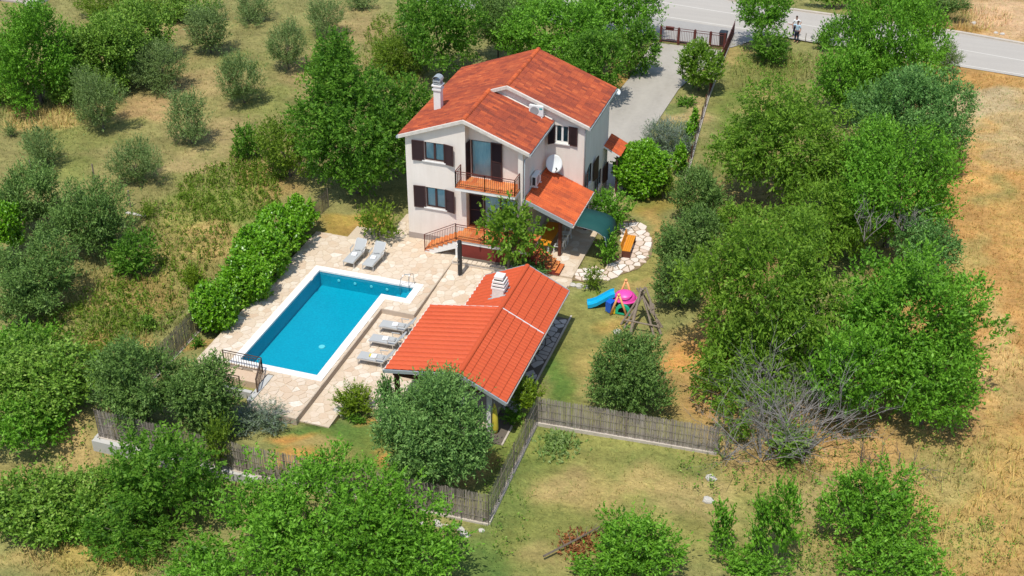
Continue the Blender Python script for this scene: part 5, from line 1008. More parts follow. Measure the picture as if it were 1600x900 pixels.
def leaf_obj(name, v, tone, m, parent, origin=(0, 0, 0)):
    o0 = W[parent] if parent is not None else Vector(origin)
    me = bpy.data.meshes.new(name); raw_mesh(me, v-np.array([o0.x, o0.y, o0.z]), np.arange(len(v)).reshape(-1, 4)); me.materials.append(M[m])
    a = me.attributes.new('tone', 'FLOAT', 'FACE'); a.data.foreach_set('value', tone.astype(np.float32)); return link(me, name, parent, origin)
SP = {  # species: material, leaf length, width, clump size, leaves per twig, up, droop, cover, lump size, lumps, twig length, roughness of outline
 'cherry': ('cherry', .23, .085, .24, 10, .25, .45, .80, .30, 34, 1.3, .20), 'walnut': ('walnut', .23, .10, .25, 10, .45, .1, .80, .28, 34, 1.2, .20), 'bright': ('bright', .20, .085, .23, 11, .6, .0, .80, .28, 34, 1.3, .20),
 'yelgreen': ('yelgreen', .18, .08, .22, 10, .7, .0, .70, .32, 18, 1.4, .22), 'laurel': ('laurel', .17, .09, .16, 9, .4, .0, 1.7, .30, 34, .65, .04), 'olive': ('olive', .16, .038, .20, 16, .9, .0, .80, .32, 18, 1.9, .24),
 'dolive': ('dolive', .17, .055, .20, 15, .7, .0, 1.15, .28, 26, 1.7, .20), 'bluish': ('bluish', .18, .07, .22, 13, .5, .1, .95, .28, 30, 1.4, .14), 'bramble': ('bramble', .18, .10, .22, 9, .5, .1, 1.1, .26, 34, 1.3, .20),
 'sage': ('sage', .17, .055, .20, 13, .7, .0, 1.15, .26, 30, 1.5, .08),
 'conifer': ('conifer', .13, .040, .14, 15, 1.0, .0, 1.5, .28, 14, 1.9, .16), 'laven': ('laven', .20, .026, .16, 13, .9, .0, .95, .34, 12, 2.4, .15), 'flowering': ('cherry', .15, .075, .17, 10, .5, .0, 1.5, .28, 22, .9, .06), 'open': ('cherry', .22, .14, .25, 8, .3, .3, .5, .26, 22, 1.2, .25)}
TRIS = [0]
def crown(parent, cx, cy, cz, rx, ry, rzv, sp, rng, zfloor, name='crown', dens=1.0, flower=0):
    m, L, Wd, spr, npc, up, droop, cover, lr, nl, spg, rough = SP[sp]
    Rm = (rx+ry+rzv)/3; k = max(.5, min(1.3, Rm/2.2)); spr = spr*(.62+.38*k); L = L*(.76+.14*k); Wd = Wd*(.78+.16*k)
    nl = int(nl*max(.45, min(5.0, (Rm/2.0)**1.7))); big = 1.05/max(.85, Rm/2.0)**.80
    rad = np.array([rx, ry, rzv]); cc0 = np.array([cx, cy, cz])
    i_ = np.arange(nl)+.5; zz = 1-1.45*i_/nl; th = i_*2.39996+rng.random()*6.28; rr_ = np.sqrt(np.maximum(0, 1-zz**2)); d = np.stack([rr_*np.cos(th), rr_*np.sin(th), zz], 1)+rng.normal(size=(nl, 3))*.22
    d /= np.linalg.norm(d, axis=1, keepdims=True)
    ph = rng.random(6)*6.28; env = .98+rough*1.15*(np.sin(3*d[:, 0]+ph[0])*np.sin(3.3*d[:, 1]+ph[1])+.7*np.sin(5*d[:, 2]+4*d[:, 0]+ph[2]))+rng.normal(size=nl)*rough*.55
    lrad = lr*big*np.exp(rng.normal(size=nl)*.28)
    cen = cc0+d*rad*(env-lrad*.85)[:, None]; mr = (rx*ry*rzv)**(1/3)
    lr3 = lrad[:, None]*(rad*.5+mr*.5)*rng.uniform(.85, 1.15, (nl, 3))
    cen = np.vstack([cen, [cc0]]); lr3 = np.vstack([lr3, [rad*.62]])
    area = 4*math.pi*((lr3[:, 0]*lr3[:, 1])**1.6/3+(lr3[:, 0]*lr3[:, 2])**1.6/3+(lr3[:, 1]*lr3[:, 2])**1.6/3)**(1/1.6)
    la = L*Wd*.5; tot = area*cover*dens*min(1.15, 1.06*(1.6/max(Rm, .6))**.12)/la/npc; tot[-1] *= .4; V = []; T = []
    for i in range(len(cen)):
        n_ = max(3, int(tot[i])); q_ = rng.normal(size=(n_, 3)); q_ /= np.linalg.norm(q_, axis=1, keepdims=True)
        P = cen[i]+q_*lr3[i]*(1.07-.42*rng.random((n_, 1))**1.5)
        dd = (((P[:, None, :]-cen[None])/lr3[None])**2).sum(2); dd[:, i] = 9; keep = (dd.min(1) > .38) & (P[:, 2] > zfloor+.05)
        rel = (P-cc0)/rad; keep &= (rel[:, 2] > -.8) | (rng.random(n_) < .4)
        keep &= ~((rel[:, 1] > .4) & (rel[:, 2] < .35) & (rng.random(n_) < .88))   # the far low side carries few leaves
        P = P[keep]; q2 = q_[keep]*.75+rel[keep]*.4; q2 /= np.maximum(np.linalg.norm(q2, axis=1, keepdims=True), 1e-6)
        if len(P) == 0: continue
        tb = np.clip(rng.random()*.4+rng.random(len(P))*.6, 0, 1)
        kc = 1.7 if i == nl else 1.0; v, t = leaves(P, q2, npc, spr*kc, L*kc, Wd*kc, rng, up, droop, spg, tone_base=tb); V.append(v); T.append(t)
    n_ = int(14*dens*max(1, Rm)**1.3); q_ = rng.normal(size=(n_, 3)); q_ /= np.linalg.norm(q_, axis=1, keepdims=True); q_[:, 2] = np.abs(q_[:, 2])*.9  # stray shoots
    P = cc0+q_*rad*rng.uniform(.95, 1.12, (n_, 1)); v, t = leaves(P, q_, npc, spr*.6, L, Wd, rng, up, droop, spg*2.6); V.append(v); T.append(t)
    return np.vstack(V), np.concatenate(T), cen, m
def trunk(parent, x, y, z0, targets, r0, rng, m='bark'):
    b = MB(); ts = sorted([tuple(t) for t in targets], key=lambda t: t[2])[:]; rng.shuffle(ts); ts = ts[:7]; zc = sum(t[2] for t in ts)/max(1, len(ts)); fork = z0+max(.25, (zc-z0)*.45)
    b.tube([(x, y, z0-.1), (x+rng.uniform(-.08, .08), y+rng.uniform(-.08, .08), (z0+fork)/2), (x, y, fork)], [r0*1.25, r0, r0*.8], 7)
    for t in ts:
        mid = ((x+t[0])/2+rng.uniform(-.15, .15), (y+t[1])/2+rng.uniform(-.15, .15), (fork+t[2])/2+.1); b.tube([(x, y, fork-.05), mid, t], [r0*.55, r0*.34, r0*.12], 5)
    b.build('trunk', m, parent)
RNGI = [100]
def plant(name, cat, label, u, v, ru, rv, sp, clear=.3, group=None, dens=1.0, gz=None, tr=True, flower=0, seed=None):
    """u, v, ru, rv: where the crown shows; clear: bare height under it"""
    RNGI[0] += 1; rng = np.random.default_rng(seed or RNGI[0]); prn = random.Random(RNGI[0])
    g = -.4 if gz is None else gz; p = G(u, v, g+clear+1)
    for _ in range(3):
        s = scale_at(p); rx = ru*.94/s; ryv = max(.5*rx, min(rx, .74*rv/(.53*s))); h2 = (rv*.94/s)**2-(.53*ryv)**2; rzv = max(.42*rx, math.sqrt(max(h2, 0))/.848)
        zc = g+clear+rzv*.9; p = G(u, v, zc); g = tz(p.x, p.y) if gz is None else gz
    vv, tn, cen, m = crown(None, p.x, p.y, zc, rx, ryv, rzv, sp, rng, g, '', dens)
    base = np.array([p.x, p.y, g]); dep = 0.0; cum = 1.0; lim = .35+.10*rx
    for _ in range(4):                                                # true the crown up to its real spread and height
        pu, pv, _o = project(vv[:, 0], vv[:, 1], vv[:, 2]); u0, u1 = np.percentile(pu, [1.1, 98.9]); v0, v1 = np.percentile(pv, [1.1, 98.9])
        su = min(1.3, max(.6, 2*ru/(u1-u0))); sv = min(1.3, max(.6, 2*rv/(v1-v0))); sv = min(1.7/cum, max(.62/cum, sv)); cum *= sv
        dd_ = max(-lim-dep, min(lim-dep, (((v0+v1)/2)-v)/s/.53*.6)); dep += dd_; nb = base+_rt*((u-(u0+u1)/2)/s)+_fh*dd_; nb[2] = tz(nb[0], nb[1]) if gz is None else gz
        def fit(q): q = q-base; h_ = q@_rt; f_ = q@_fh; return nb+np.outer(h_*su, _rt)+np.outer(f_*sv, _fh)+np.outer(q[:, 2]*sv, _zz)
        vv = fit(vv); cen = fit(cen); base = nb
    g = float(base[2]); vv[:, 2] = np.maximum(vv[:, 2], g+.01); p = Vector(base); TRIS[0] += len(tn)*2
    t = thing(name, label, cat, (p.x, p.y, g), group); leaf_obj('crown' if cat == 'tree' else 'foliage', vv, tn, m, t)
    if flower:
        cc0 = vv.mean(0); sel = rng.choice(len(vv)//4, flower); P = vv.reshape(-1, 4, 3)[sel].mean(1); q_ = P-cc0; q_ /= np.linalg.norm(q_, axis=1, keepdims=True)
        fv, ft = leaves(P+q_*.07, q_, 3, .07, .11, .11, rng, .5); leaf_obj('blossom', fv, ft, 'flower', t)
    if tr: trunk(t, p.x, p.y, g, cen[:-1], max(.035, rx*.045), prn)
    return t
OG = 'young olive trees in the dry orchard'
for (u, v, r1, r2, lab) in (
 (398, 14, 31, 26, 'olive tree at the top edge, left of the olive by the middle top edge'), (322, 50, 34, 36, 'olive tree right of the green thicket near the top edge'), (509, 27, 30, 29, 'olive tree at the top edge, rightmost of the upper row'), (447, 75, 31, 35, 'olive tree between the top right olive and the one left of the house trees'),
 (247, 103, 44, 40, 'larger olive tree touching the right end of the green thicket'), (376, 128, 37, 36, 'olive tree in the middle of the orchard, left of the big walnut'), (153, 164, 42, 42, 'olive tree below the green thicket, left of centre in the orchard'), (292, 187, 34, 40, 'slender olive tree in the centre of the dry orchard'),
 (66, 231, 32, 28, 'lowest left olive tree, above the olive clump'), (209, 252, 43, 35, 'olive tree just above the old wooden posts'), (565, 2, 26, 14, 'olive cut by the top edge, rightmost one'), (14, 200, 14, 12, 'tiny olive bush at the left edge among yellow grass')):
    plant('olive_tree', 'tree', lab, u, v, r1*.95, r2*.97, 'olive', .05, OG, dens=.8)
plant('shrub', 'shrub', 'dark leafy shrub at the foot of the orchard, left of the big walnut', 385, 220, 22, 27, 'walnut', .1)
plant('shrub', 'shrub', 'round bright green shrub alone on the weedy bank', 205, 398, 36, 33, 'walnut', .05, dens=1.1)
plant('shrub', 'shrub', 'small yellow green bush left of the tall hedge', 302, 433, 17, 19, 'conifer', .0, tr=False)
plant('shrub', 'shrub', 'small leafy vine beside the old post', 229, 325, 17, 15, 'yelgreen', .0, tr=False)
plant('shrub', 'shrub', 'small green weed clump on the bank left of the reed fence', 230, 502, 16, 14, 'bramble', .0, tr=False)
OC = 'large olive trees left of the pool garden'
for (u, v, r1, r2, lab) in ((40, 308, 52, 44, 'big olive tree at the upper left of the left olive clump'), (130, 342, 72, 52, 'widest olive tree of the left clump, reaching the old post'), (50, 425, 66, 56, 'big olive tree at the lower end of the left clump'), (28, 470, 40, 30, 'low dark olive crown at the left edge under the clump')):
    plant('olive_tree', 'tree', lab, u, v, r1, r2, 'dolive', .5, OC, dens=.9)
plant('fig_tree', 'tree', 'bright green fig at the left edge in front of the olive clump', 10, 355, 26, 32, 'laurel', .4)
# thickets on the left
TH = 'green thickets on the left'
for (u, v, r1, r2, sp, lab, nm) in (
 (45, 85, 62, 78, 'bright', 'big dense bright green tree in the top left corner', 'tree'), (150, 85, 68, 55, 'bramble', 'dark green thicket between the corner tree and the orchard', 'thicket'), (215, 55, 52, 45, 'bramble', 'pale tipped bramble thicket at the top, nearest the orchard olives', 'thicket'), (180, 12, 60, 26, 'yelgreen', 'yellow green thicket at the top edge above the brambles', 'thicket'), (285, 12, 55, 20, 'bramble', 'green thicket at the top edge, right end', 'thicket'), (118, 128, 46, 32, 'bramble', 'low bramble apron in front of the corner tree', 'thicket'), (8, 130, 40, 34, 'bramble', 'dark bramble at the left edge below the corner tree', 'thicket'),
 (70, 590, 88, 66, 'bramble', 'wide dark green bramble thicket left of the fence corner', 'thicket'), (35, 545, 60, 40, 'bright', 'bright green bramble at the left edge on the bank', 'thicket'), (35, 655, 66, 44, 'bright', 'bright bramble thicket at the left edge below the dark one', 'thicket'), (150, 555, 24, 20, 'yelgreen', 'yellow green shoots at the right tip of the dark bramble', 'thicket'),
 (50, 790, 86, 54, 'bramble', 'wide grey green bramble at the lower left corner', 'thicket'), (150, 785, 76, 52, 'bramble', 'bramble thicket between the corner bramble and the front trees', 'thicket'), (95, 815, 60, 36, 'bright', 'low bright bramble along the bottom left grass', 'thicket')):
    plant(nm, 'tree' if nm == 'tree' else 'thicket', lab, u, v, r1, r2, sp, .0 if nm != 'tree' else .3, TH if nm != 'tree' else None, dens=1.0)
# front trees
plant('walnut_tree', 'tree', 'leafy tree in front of the fence, left of the widest front tree', 258, 752, 86, 80, 'walnut', .4, dens=.9)
plant('walnut_tree', 'tree', 'low spreading tree at the bottom edge under the left front tree', 200, 820, 84, 52, 'walnut', .3, dens=.8)
plant('walnut_tree', 'tree', 'widest bright green tree in the front, centre bottom', 500, 820, 206, 108, 'bright', .3, dens=.95)
plant('walnut_tree', 'tree', 'small bright tree crown at the bottom edge left of the widest tree', 330, 880, 62, 46, 'bright', .4, dens=.8)
plant('shrub', 'shrub', 'pale sapling poking up in front of the fence corner', 340, 690, 22, 34, 'yelgreen', .5)
# garden
plant('olive_tree', 'tree', 'left olive of the pair at the near left pool corner', 218, 598, 70, 62, 'dolive', .4, dens=1.1)
plant('olive_tree', 'tree', 'right olive of the pair, next to the pool railing', 318, 618, 52, 58, 'dolive', .4, dens=1.1)
plant('olive_tree', 'tree', 'large round silver green olive in front of the pool house', 676, 666, 82, 81, 'sage', .35, dens=1.1)
plant('conifer_shrub', 'shrub', 'round yellow green shrub between terrace corner and big olive', 551, 624, 29, 25, 'conifer', .0)
plant('conifer_shrub', 'shrub', 'low small green cushion below the round yellow shrub', 557, 652, 17, 9, 'walnut', .0, tr=False)
plant('lavender_bush', 'shrub', 'grey green spreading lavender in front of the pool stairwell', 400, 652, 46, 27, 'laven', .0, tr=False)
plant('lavender_bush', 'shrub', 'silvery bushy plant at the left foot of the big olive', 603, 630, 17, 34, 'bluish', .0, tr=False)
plant('conifer_shrub', 'shrub', 'yellow green juniper at the front right corner of the pool house', 821, 612, 28, 24, 'conifer', .5)
plant('conifer_shrub', 'shrub', 'dark shrub in the shade under the juniper', 800, 650, 18, 16, 'walnut', .0, tr=False)
plant('shrub', 'shrub', 'variegated yellow green shrub at the left house corner', 592, 350, 32, 28, 'yelgreen', .0, gz=-.1)
plant('shrub', 'shrub', 'tiny round shrub at the left terrace edge', 309, 533, 12, 11, 'walnut', .0, tr=False)
hg = 'laurel hedge left of the pool'
for (u, v, r1, r2, lab) in ((335, 477, 36, 37, 'round laurel at the near end of the hedge, apart from the rest'), (384, 436, 38, 37, 'laurel hedge bush above the separate round laurel'), (406, 398, 42, 40, 'laurel hedge bush in the middle of the hedge'), (436, 362, 42, 37, 'laurel hedge bush third from the near end of the hedge'), (468, 338, 27, 27, 'laurel hedge bush at the far end near the tall dark tree')):
    plant('laurel_bush', 'hedge', lab, u, v, r1, r2, 'laurel', .1, hg, dens=1.1)
plant('fig_tree', 'tree', 'open fig tree in front of the raised terrace between stairs and pool house', 803, 366, 53, 48, 'open', .9, gz=-.1, dens=1.1)
plant('shrub', 'shrub', 'dark low plants at the back corner of the pool house under the fig', 828, 415, 30, 16, 'bluish', .0, gz=-.1, tr=False)
plant('laurel_bush', 'shrub', 'big glossy round laurel beside the driveway end', 1003, 263, 41, 39, 'laurel', .0, gz=-.1, dens=1.5)
plant('shrub', 'shrub', 'small yellow green bush right of the glossy laurel', 1038, 282, 17, 26, 'yelgreen', .0, gz=-.1)
plant('shrub', 'shrub', 'round leafy shrub above the green awning', 955, 326, 33, 30, 'bright', .1, gz=-.1)
plant('shrub', 'shrub', 'small shrub left of the orange bench', 950, 388, 16, 24, 'bright', .0, gz=-.1)
plant('rose_bush', 'shrub', 'little light green bush by the white stone path', 927, 432, 15, 17, 'yelgreen', .1, gz=-.15)
plant('lavender_bush', 'shrub', 'large blue grey lavender at the lower end of the driveway', 1043, 216, 36, 29, 'laven', .0, gz=-.1, tr=False)
plant('shrub', 'shrub', 'small green tuft on the bed beside the driveway', 1073, 158, 16, 9, 'walnut', .0, gz=-.1, tr=False)
plant('flowering_shrub', 'shrub', 'round shrub dotted with cream blossom beside the driveway gate', 1096, 110, 33, 32, 'flowering', .1, gz=-.1, flower=260)
plant('flowering_shrub', 'shrub', 'tall leafy oleander left of the driveway', 998, 76, 32, 40, 'walnut', .0, gz=-.1, flower=90)
for k, (u, v, r1, r2, lab) in enumerate(((1085, 190, 7, 18, 'ivy on the driveway fence, upper part'), (1076, 218, 8, 18, 'ivy on the driveway fence, middle part'), (1062, 250, 11, 22, 'ivy on the driveway fence, lower part by the lavender'))):
    plant('ivy', 'climber', lab, u, v, r1, r2, 'laurel', .0, 'ivy along the driveway fence', gz=-.1, tr=False)
# trees behind and beside the house
plant('walnut_tree', 'tree', 'tall dark green tree left of the house, largest there', 546, 200, 82, 112, 'walnut', .1, dens=1.0)
plant('walnut_tree', 'tree', 'green tree against the left house roof, behind the tall dark one', 628, 190, 48, 62, 'walnut', 1.0, dens=.9)
plant('shrub', 'shrub', 'yellow green bushy growth left of the tall dark tree', 448, 230, 46, 48, 'yelgreen', .1, dens=.8)
plant('walnut_tree', 'tree', 'pointed green crown above the tall tree left of the house', 520, 110, 46, 42, 'cherry', .8)
plant('walnut_tree', 'tree', 'dark green tree at the top edge left of the roof ridge', 688, 48, 64, 58, 'walnut', 1.2, dens=.9)
plant('walnut_tree', 'tree', 'green tree directly behind the house roof ridge', 862, 55, 88, 52, 'bright', 1.0, dens=.85)
plant('olive_tree', 'tree', 'grey green tree between the dark tree and the one behind the ridge', 775, 40, 34, 42, 'dolive', .8)
plant('walnut_tree', 'tree', 'bright tree at the top edge left of the driveway', 970, 15, 62, 40, 'bright', 1.0, dens=.85)
plant('walnut_tree', 'tree', 'tree by the right rear roof corner beside the bench', 930, 100, 44, 46, 'walnut', .8, gz=-.1)
plant('shrub', 'shrub', 'yellowish bushes behind the chimney side of the roof', 622, 88, 40, 30, 'yelgreen', .1)
plant('shrub', 'shrub', 'low green growth at the top edge beside the dark tree', 800, 5, 60, 16, 'bramble', .1)
# orchard on the right
plant('roadside_tree', 'tree', 'light leafy tree standing at the road beside the two people', 1194, 20, 40, 32, 'bright', 1.6, gz=-.1)
plant('roadside_tree', 'tree', 'dense lower tree at the road left of the two people', 1203, 68, 29, 29, 'walnut', .2, gz=-.1)
plant('shrub', 'shrub', 'small shrub at the roadside right of the two people', 1287, 62, 16, 14, 'walnut', .1, gz=-.1)
plant('shrub', 'shrub', 'sapling beside the road left of the biggest right tree', 1306, 42, 16, 16, 'bluish', .6, gz=-.1, dens=.5)
plant('shrub', 'shrub', 'grey bush on the road edge right of the biggest right tree', 1482, 90, 22, 20, 'olive', .2, gz=-.1)
plant('orchard_tree', 'tree', 'bright green big tree at the upper right touching the road', 1385, 78, 92, 74, 'bright', .8, dens=.85)
plant('orchard_tree', 'tree', 'bluish green broad tree below the one touching the road', 1425, 190, 92, 72, 'bluish', .8, dens=.85)
plant('orchard_tree', 'tree', 'bright low tree between the road tree and the bluish tree', 1335, 135, 62, 50, 'bright', .5, dens=.8)
plant('cherry_tree', 'tree', 'wide olive green cherry tree right of the fence end', 1235, 232, 112, 88, 'cherry', .9, dens=.85)
plant('orchard_tree', 'tree', 'bright green crown right of the wide cherry tree', 1400, 300, 96, 84, 'bright', .8, dens=.85)
plant('olive_tree', 'tree', 'olive tree next to the lower end of the driveway fence', 1098, 304, 44, 42, 'dolive', .4, dens=1.0)
plant('olive_tree', 'tree', 'olive tree right of the round stone path', 1075, 380, 48, 52, 'dolive', .4, dens=1.0)
plant('olive_tree', 'tree', 'olive tree behind the wooden pole frame', 1060, 440, 38, 34, 'dolive', .3, dens=1.0)
plant('round_tree', 'tree', 'dark round tree between play set and reed fence', 985, 580, 60, 58, 'dolive', .3, dens=1.25)
plant('cherry_tree', 'tree', 'broad yellow green cherry tree in the middle of the right orchard', 1192, 460, 120, 108, 'cherry', .8, dens=.8)
plant('cherry_tree', 'tree', 'lower spreading cherry crown behind the dead branches', 1190, 570, 105, 66, 'cherry', .6, dens=.8)
plant('orchard_tree', 'tree', 'large bright green tree at the edge of the straw field', 1430, 500, 116, 100, 'bright', .8, dens=.85)
plant('orchard_tree', 'tree', 'lower bright crown overhanging the straw field', 1450, 590, 78, 70, 'bright', .6, dens=.85)
plant('orchard_tree', 'tree', 'bright green crown in the centre of the right orchard', 1330, 590, 70, 66, 'bright', .6, dens=.85)
plant('orchard_tree', 'tree', 'bluish green crown behind the grey bare branches', 1450, 390, 50, 50, 'bluish', .8, dens=.85)
plant('cherry_tree', 'tree', 'yellowish crown between the wide cherry and the fan of bare branches', 1300, 345, 78, 60, 'cherry', .7, dens=.85)
plant('cherry_tree', 'tree', 'small crown right of the olive row, beside the wide cherry', 1170, 355, 50, 36, 'cherry', .7)
plant('shrub', 'shrub', 'green scrub among the dead branches by the fence end', 1235, 690, 34, 34, 'bramble', .1, dens=.7)
plant('shrub', 'shrub', 'green scrub under the dead tree beside the fence end', 1150, 650, 40, 40, 'cherry', .2, dens=.4)
plant('orchard_tree', 'tree', 'bushy green tree at the bottom right', 1368, 790, 86, 66, 'bright', .3, dens=.85)
plant('orchard_tree', 'tree', 'bright low crown at the bottom edge under the bushy tree', 1400, 875, 90, 40, 'bright', .3, dens=.8)
plant('peach_tree', 'tree', 'upright young peach tree left of the bushy bottom tree', 1228, 820, 26, 56, 'bright', .3)
plant('peach_tree', 'tree', 'upright young peach tree, second from the bushy bottom tree', 1190, 825, 22, 44, 'bright', .3)
plant('peach_tree', 'tree', 'small peach sapling at the left of the young peach trees', 1130, 820, 20, 36, 'bright', .2)
plant('peach_tree', 'tree', 'wide low growth at the feet of the peach trees', 1175, 875, 62, 30, 'bright', .1)
plant('thicket', 'thicket', 'bright green thicket at the bottom edge right of the red leaf heap', 1000, 850, 66, 52, 'bright', .0, dens=.95)
plant('thicket', 'thicket', 'low green growth left of the bright bottom thicket', 930, 885, 40, 20, 'bright', .0, dens=.7)
plant('shrub', 'shrub', 'dark shrub on the bank beyond the road', 1455, 8, 58, 18, 'dolive', .1, gz=.2)
plant('shrub', 'shrub', 'green shrub beyond the road left of the dark shrub', 1300, -6, 40, 12, 'bramble', .1, gz=.2)

# bare dead branches
def dead(name, label, base, size, n0, seed, m='deadwood', lean=(0, 0, 1), spread=1.0, depth=4, group=None, thin=.02):
    t = thing(name, label, 'dead tree', base, group); r = random.Random(seed); b = MB(); base = Vector(base)
    def grow(p, d, L, rad, dp):
        q_ = p+d*L*.5+Vector((r.uniform(-.1, .1), r.uniform(-.1, .1), r.uniform(-.05, .1)))*L; e = q_+(d+Vector((r.uniform(-.3, .3), r.uniform(-.3, .3), r.uniform(-.2, .2)))).normalized()*L*.5
        b.tube([p, q_, e], [rad, rad*.75, rad*.5], 4 if dp < 3 else 3)
        if dp >= depth: return
        for k in range(r.choice((2, 3, 3, 4))):
            s_ = r.uniform(.35, 1.0); st = p.lerp(e, s_) if s_ < .9 else e; nd = (d*.8+Vector((r.uniform(-1, 1), r.uniform(-1, 1), r.uniform(-.5, .7)))*.75).normalized(); grow(st, nd, L*r.uniform(.5, .8), rad*.55, dp+1)
    for k in range(n0):
        a = 6.2832*k/n0+r.uniform(-.4, .4); d = Vector((math.cos(a)*spread, math.sin(a)*spread, r.uniform(.3, 1.1))); d = (d+Vector(lean)*.6).normalized(); grow(base, d, size*r.uniform(.75, 1.2), thin*1.6, 1)
    b.build('branch', m, t); return t
dead('dead_tree', 'bare grey dead tree at the end of the reed fence', G(1190, 722, -.6), 2.3, 8, 5, spread=1.2, lean=(0, 0, 1.3))
dead('dead_tree', 'tangle of bare grey branches in front of the cherry crown', G(1255, 712, -.5), 3.0, 12, 6, spread=1.1, lean=(0, .1, 1.5), depth=4)
dead('dead_tree', 'grey twiggy dead crown leaning over the reed fence end', G(1205, 700, -.5), 2.7, 11, 26, spread=1.2, lean=(-.1, .1, 1.5))
dead('dead_tree', 'thin grey twigs left of the dead tree over the fence end', G(1130, 718, -.5), 1.6, 8, 16, spread=1.2, thin=.016)
dead('dead_tree', 'bare fan of branches standing out of the upper right crowns', G(1395, 440, -.4)+Vector((0, 0, 3.2)), 1.3, 9, 8, spread=.9, lean=(.2, .1, 1), depth=3)
dead('dead_tree', 'forked bare stem left of the fan of branches', G(1338, 450, -.4)+Vector((0, 0, 3.0)), 1.6, 4, 9, spread=.5, depth=3)
dead('dead_branch', 'fallen forked dark branch on the bare soil right of the dead trees', G(1402, 745, -.55), 1.6, 4, 12, m='bark', spread=1.3, lean=(.3, .2, .1), depth=3)
dead('dead_branch', 'short bare stump with twigs left of the fallen forked branch', G(1350, 730, -.55), 1.0, 3, 13, m='bark', spread=.7, depth=3)
# heaps and stones
def heap(name, label, cat, u, v, rx, m, n_, L, Wd, seed, h=.25):
    g = tz(*G(u, v, -.5)[:2]); p = G(u, v, g); rng = np.random.default_rng(seed); t = thing(name, label, cat, p); q_ = rng.normal(size=(n_, 3))*np.array([rx, rx*1.1, 0]); q_[:, 2] = np.abs(rng.normal(size=n_))*h*np.exp(-(q_[:, 0]**2+q_[:, 1]**2)/(rx*rx*2))+.03
    nn = np.tile([0, 0, 1.0], (n_, 1)); vv, tt = leaves(q_+np.array([p.x, p.y, g]), nn, 6, .12, L, Wd, rng, .3); leaf_obj('leaf_heap', vv, tt, m, t); return t, p
t, p = heap('cut_branches', 'heap of pale green cut branches on the grass below the reed fence', 'branches', 872, 695, .50, 'cutleaf', 260, .20, .07, 5)
t, p = heap('dry_branch', 'fallen branch with rust red dead leaves near the bottom edge', 'branch', 905, 850, .42, 'deadleaf', 170, .16, .06, 6, .06)
b = MB(); b.tube([p+Vector((-1.2, -1.3, .1)), p+Vector((0, 0, .35)), p+Vector((.7, 1.2, .25))], [.05, .04, .02], 5)
for k in range(6): b.tube([p+Vector((-.5+k*.2, -.5+k*.25, .25)), p+Vector((-.9+k*.35, -.2+k*.3, .45))], [.02, .01], 4)
b.build('stem', 'bark', t)
def rocks():
    r = random.Random(9)
    spots = [(140, 683, 'white stone left of the retaining wall, upper'), (146, 694, 'white stone left of the retaining wall, middle'), (150, 702, 'small white stone at the foot of the retaining wall'), (1110, 748, 'white stone in the dry grass below the dead tree'), (1106, 783, 'white stone above the peach saplings'), (1156, 70, 'grey rock beside the gate fence'), (1170, 60, 'grey rock left of the roadside tree'), (1521, 37, 'pale rock on the bank above the road'), (1556, 52, 'row stone at the foot of the bank, left'), (1566, 54, 'row stone at the foot of the bank, right'), (1540, 60, 'small rock beside the road kerb'), (527, 643, 'pale stone by the lower terrace tip'), (535, 648, 'white stone under the round yellow shrub'), (617, 722, 'stone at the left foot of the big olive'), (905, 448, 'edging stone left of the little bush'), (915, 449, 'edging stone under the little bush'), (895, 446, 'edging stone beside the terrace steps'), (850, 424, 'grey stone at the foot of the right stair'), (965, 520, 'pale stone beside the wooden poles')]
    for (u, v, lab) in spots:
        g = tz(*G(u, v, -.3)[:2]); p = G(u, v, g); s_ = r.uniform(.16, .27); b = MB(); rings = []
        for i, (zz, k) in enumerate(((-.1, 1.0), (.35, 1.05), (.8, .7))): rings += [(p.x+s_*k*math.cos(6.2832*j/7)*r.uniform(.8, 1.2), p.y+s_*k*.8*math.sin(6.2832*j/7)*r.uniform(.8, 1.2), g+s_*zz*.8+r.uniform(-.02, .02)) for j in range(7)]
        b.mesh(rings, [(i*7+j, i*7+(j+1) % 7, (i+1)*7+(j+1) % 7, (i+1)*7+j) for i in range(2) for j in range(7)]+[tuple(range(14, 21))]); tag(b.build('stone', 'rock', None, p), lab, 'stone', 'loose stones on the ground')
rocks()

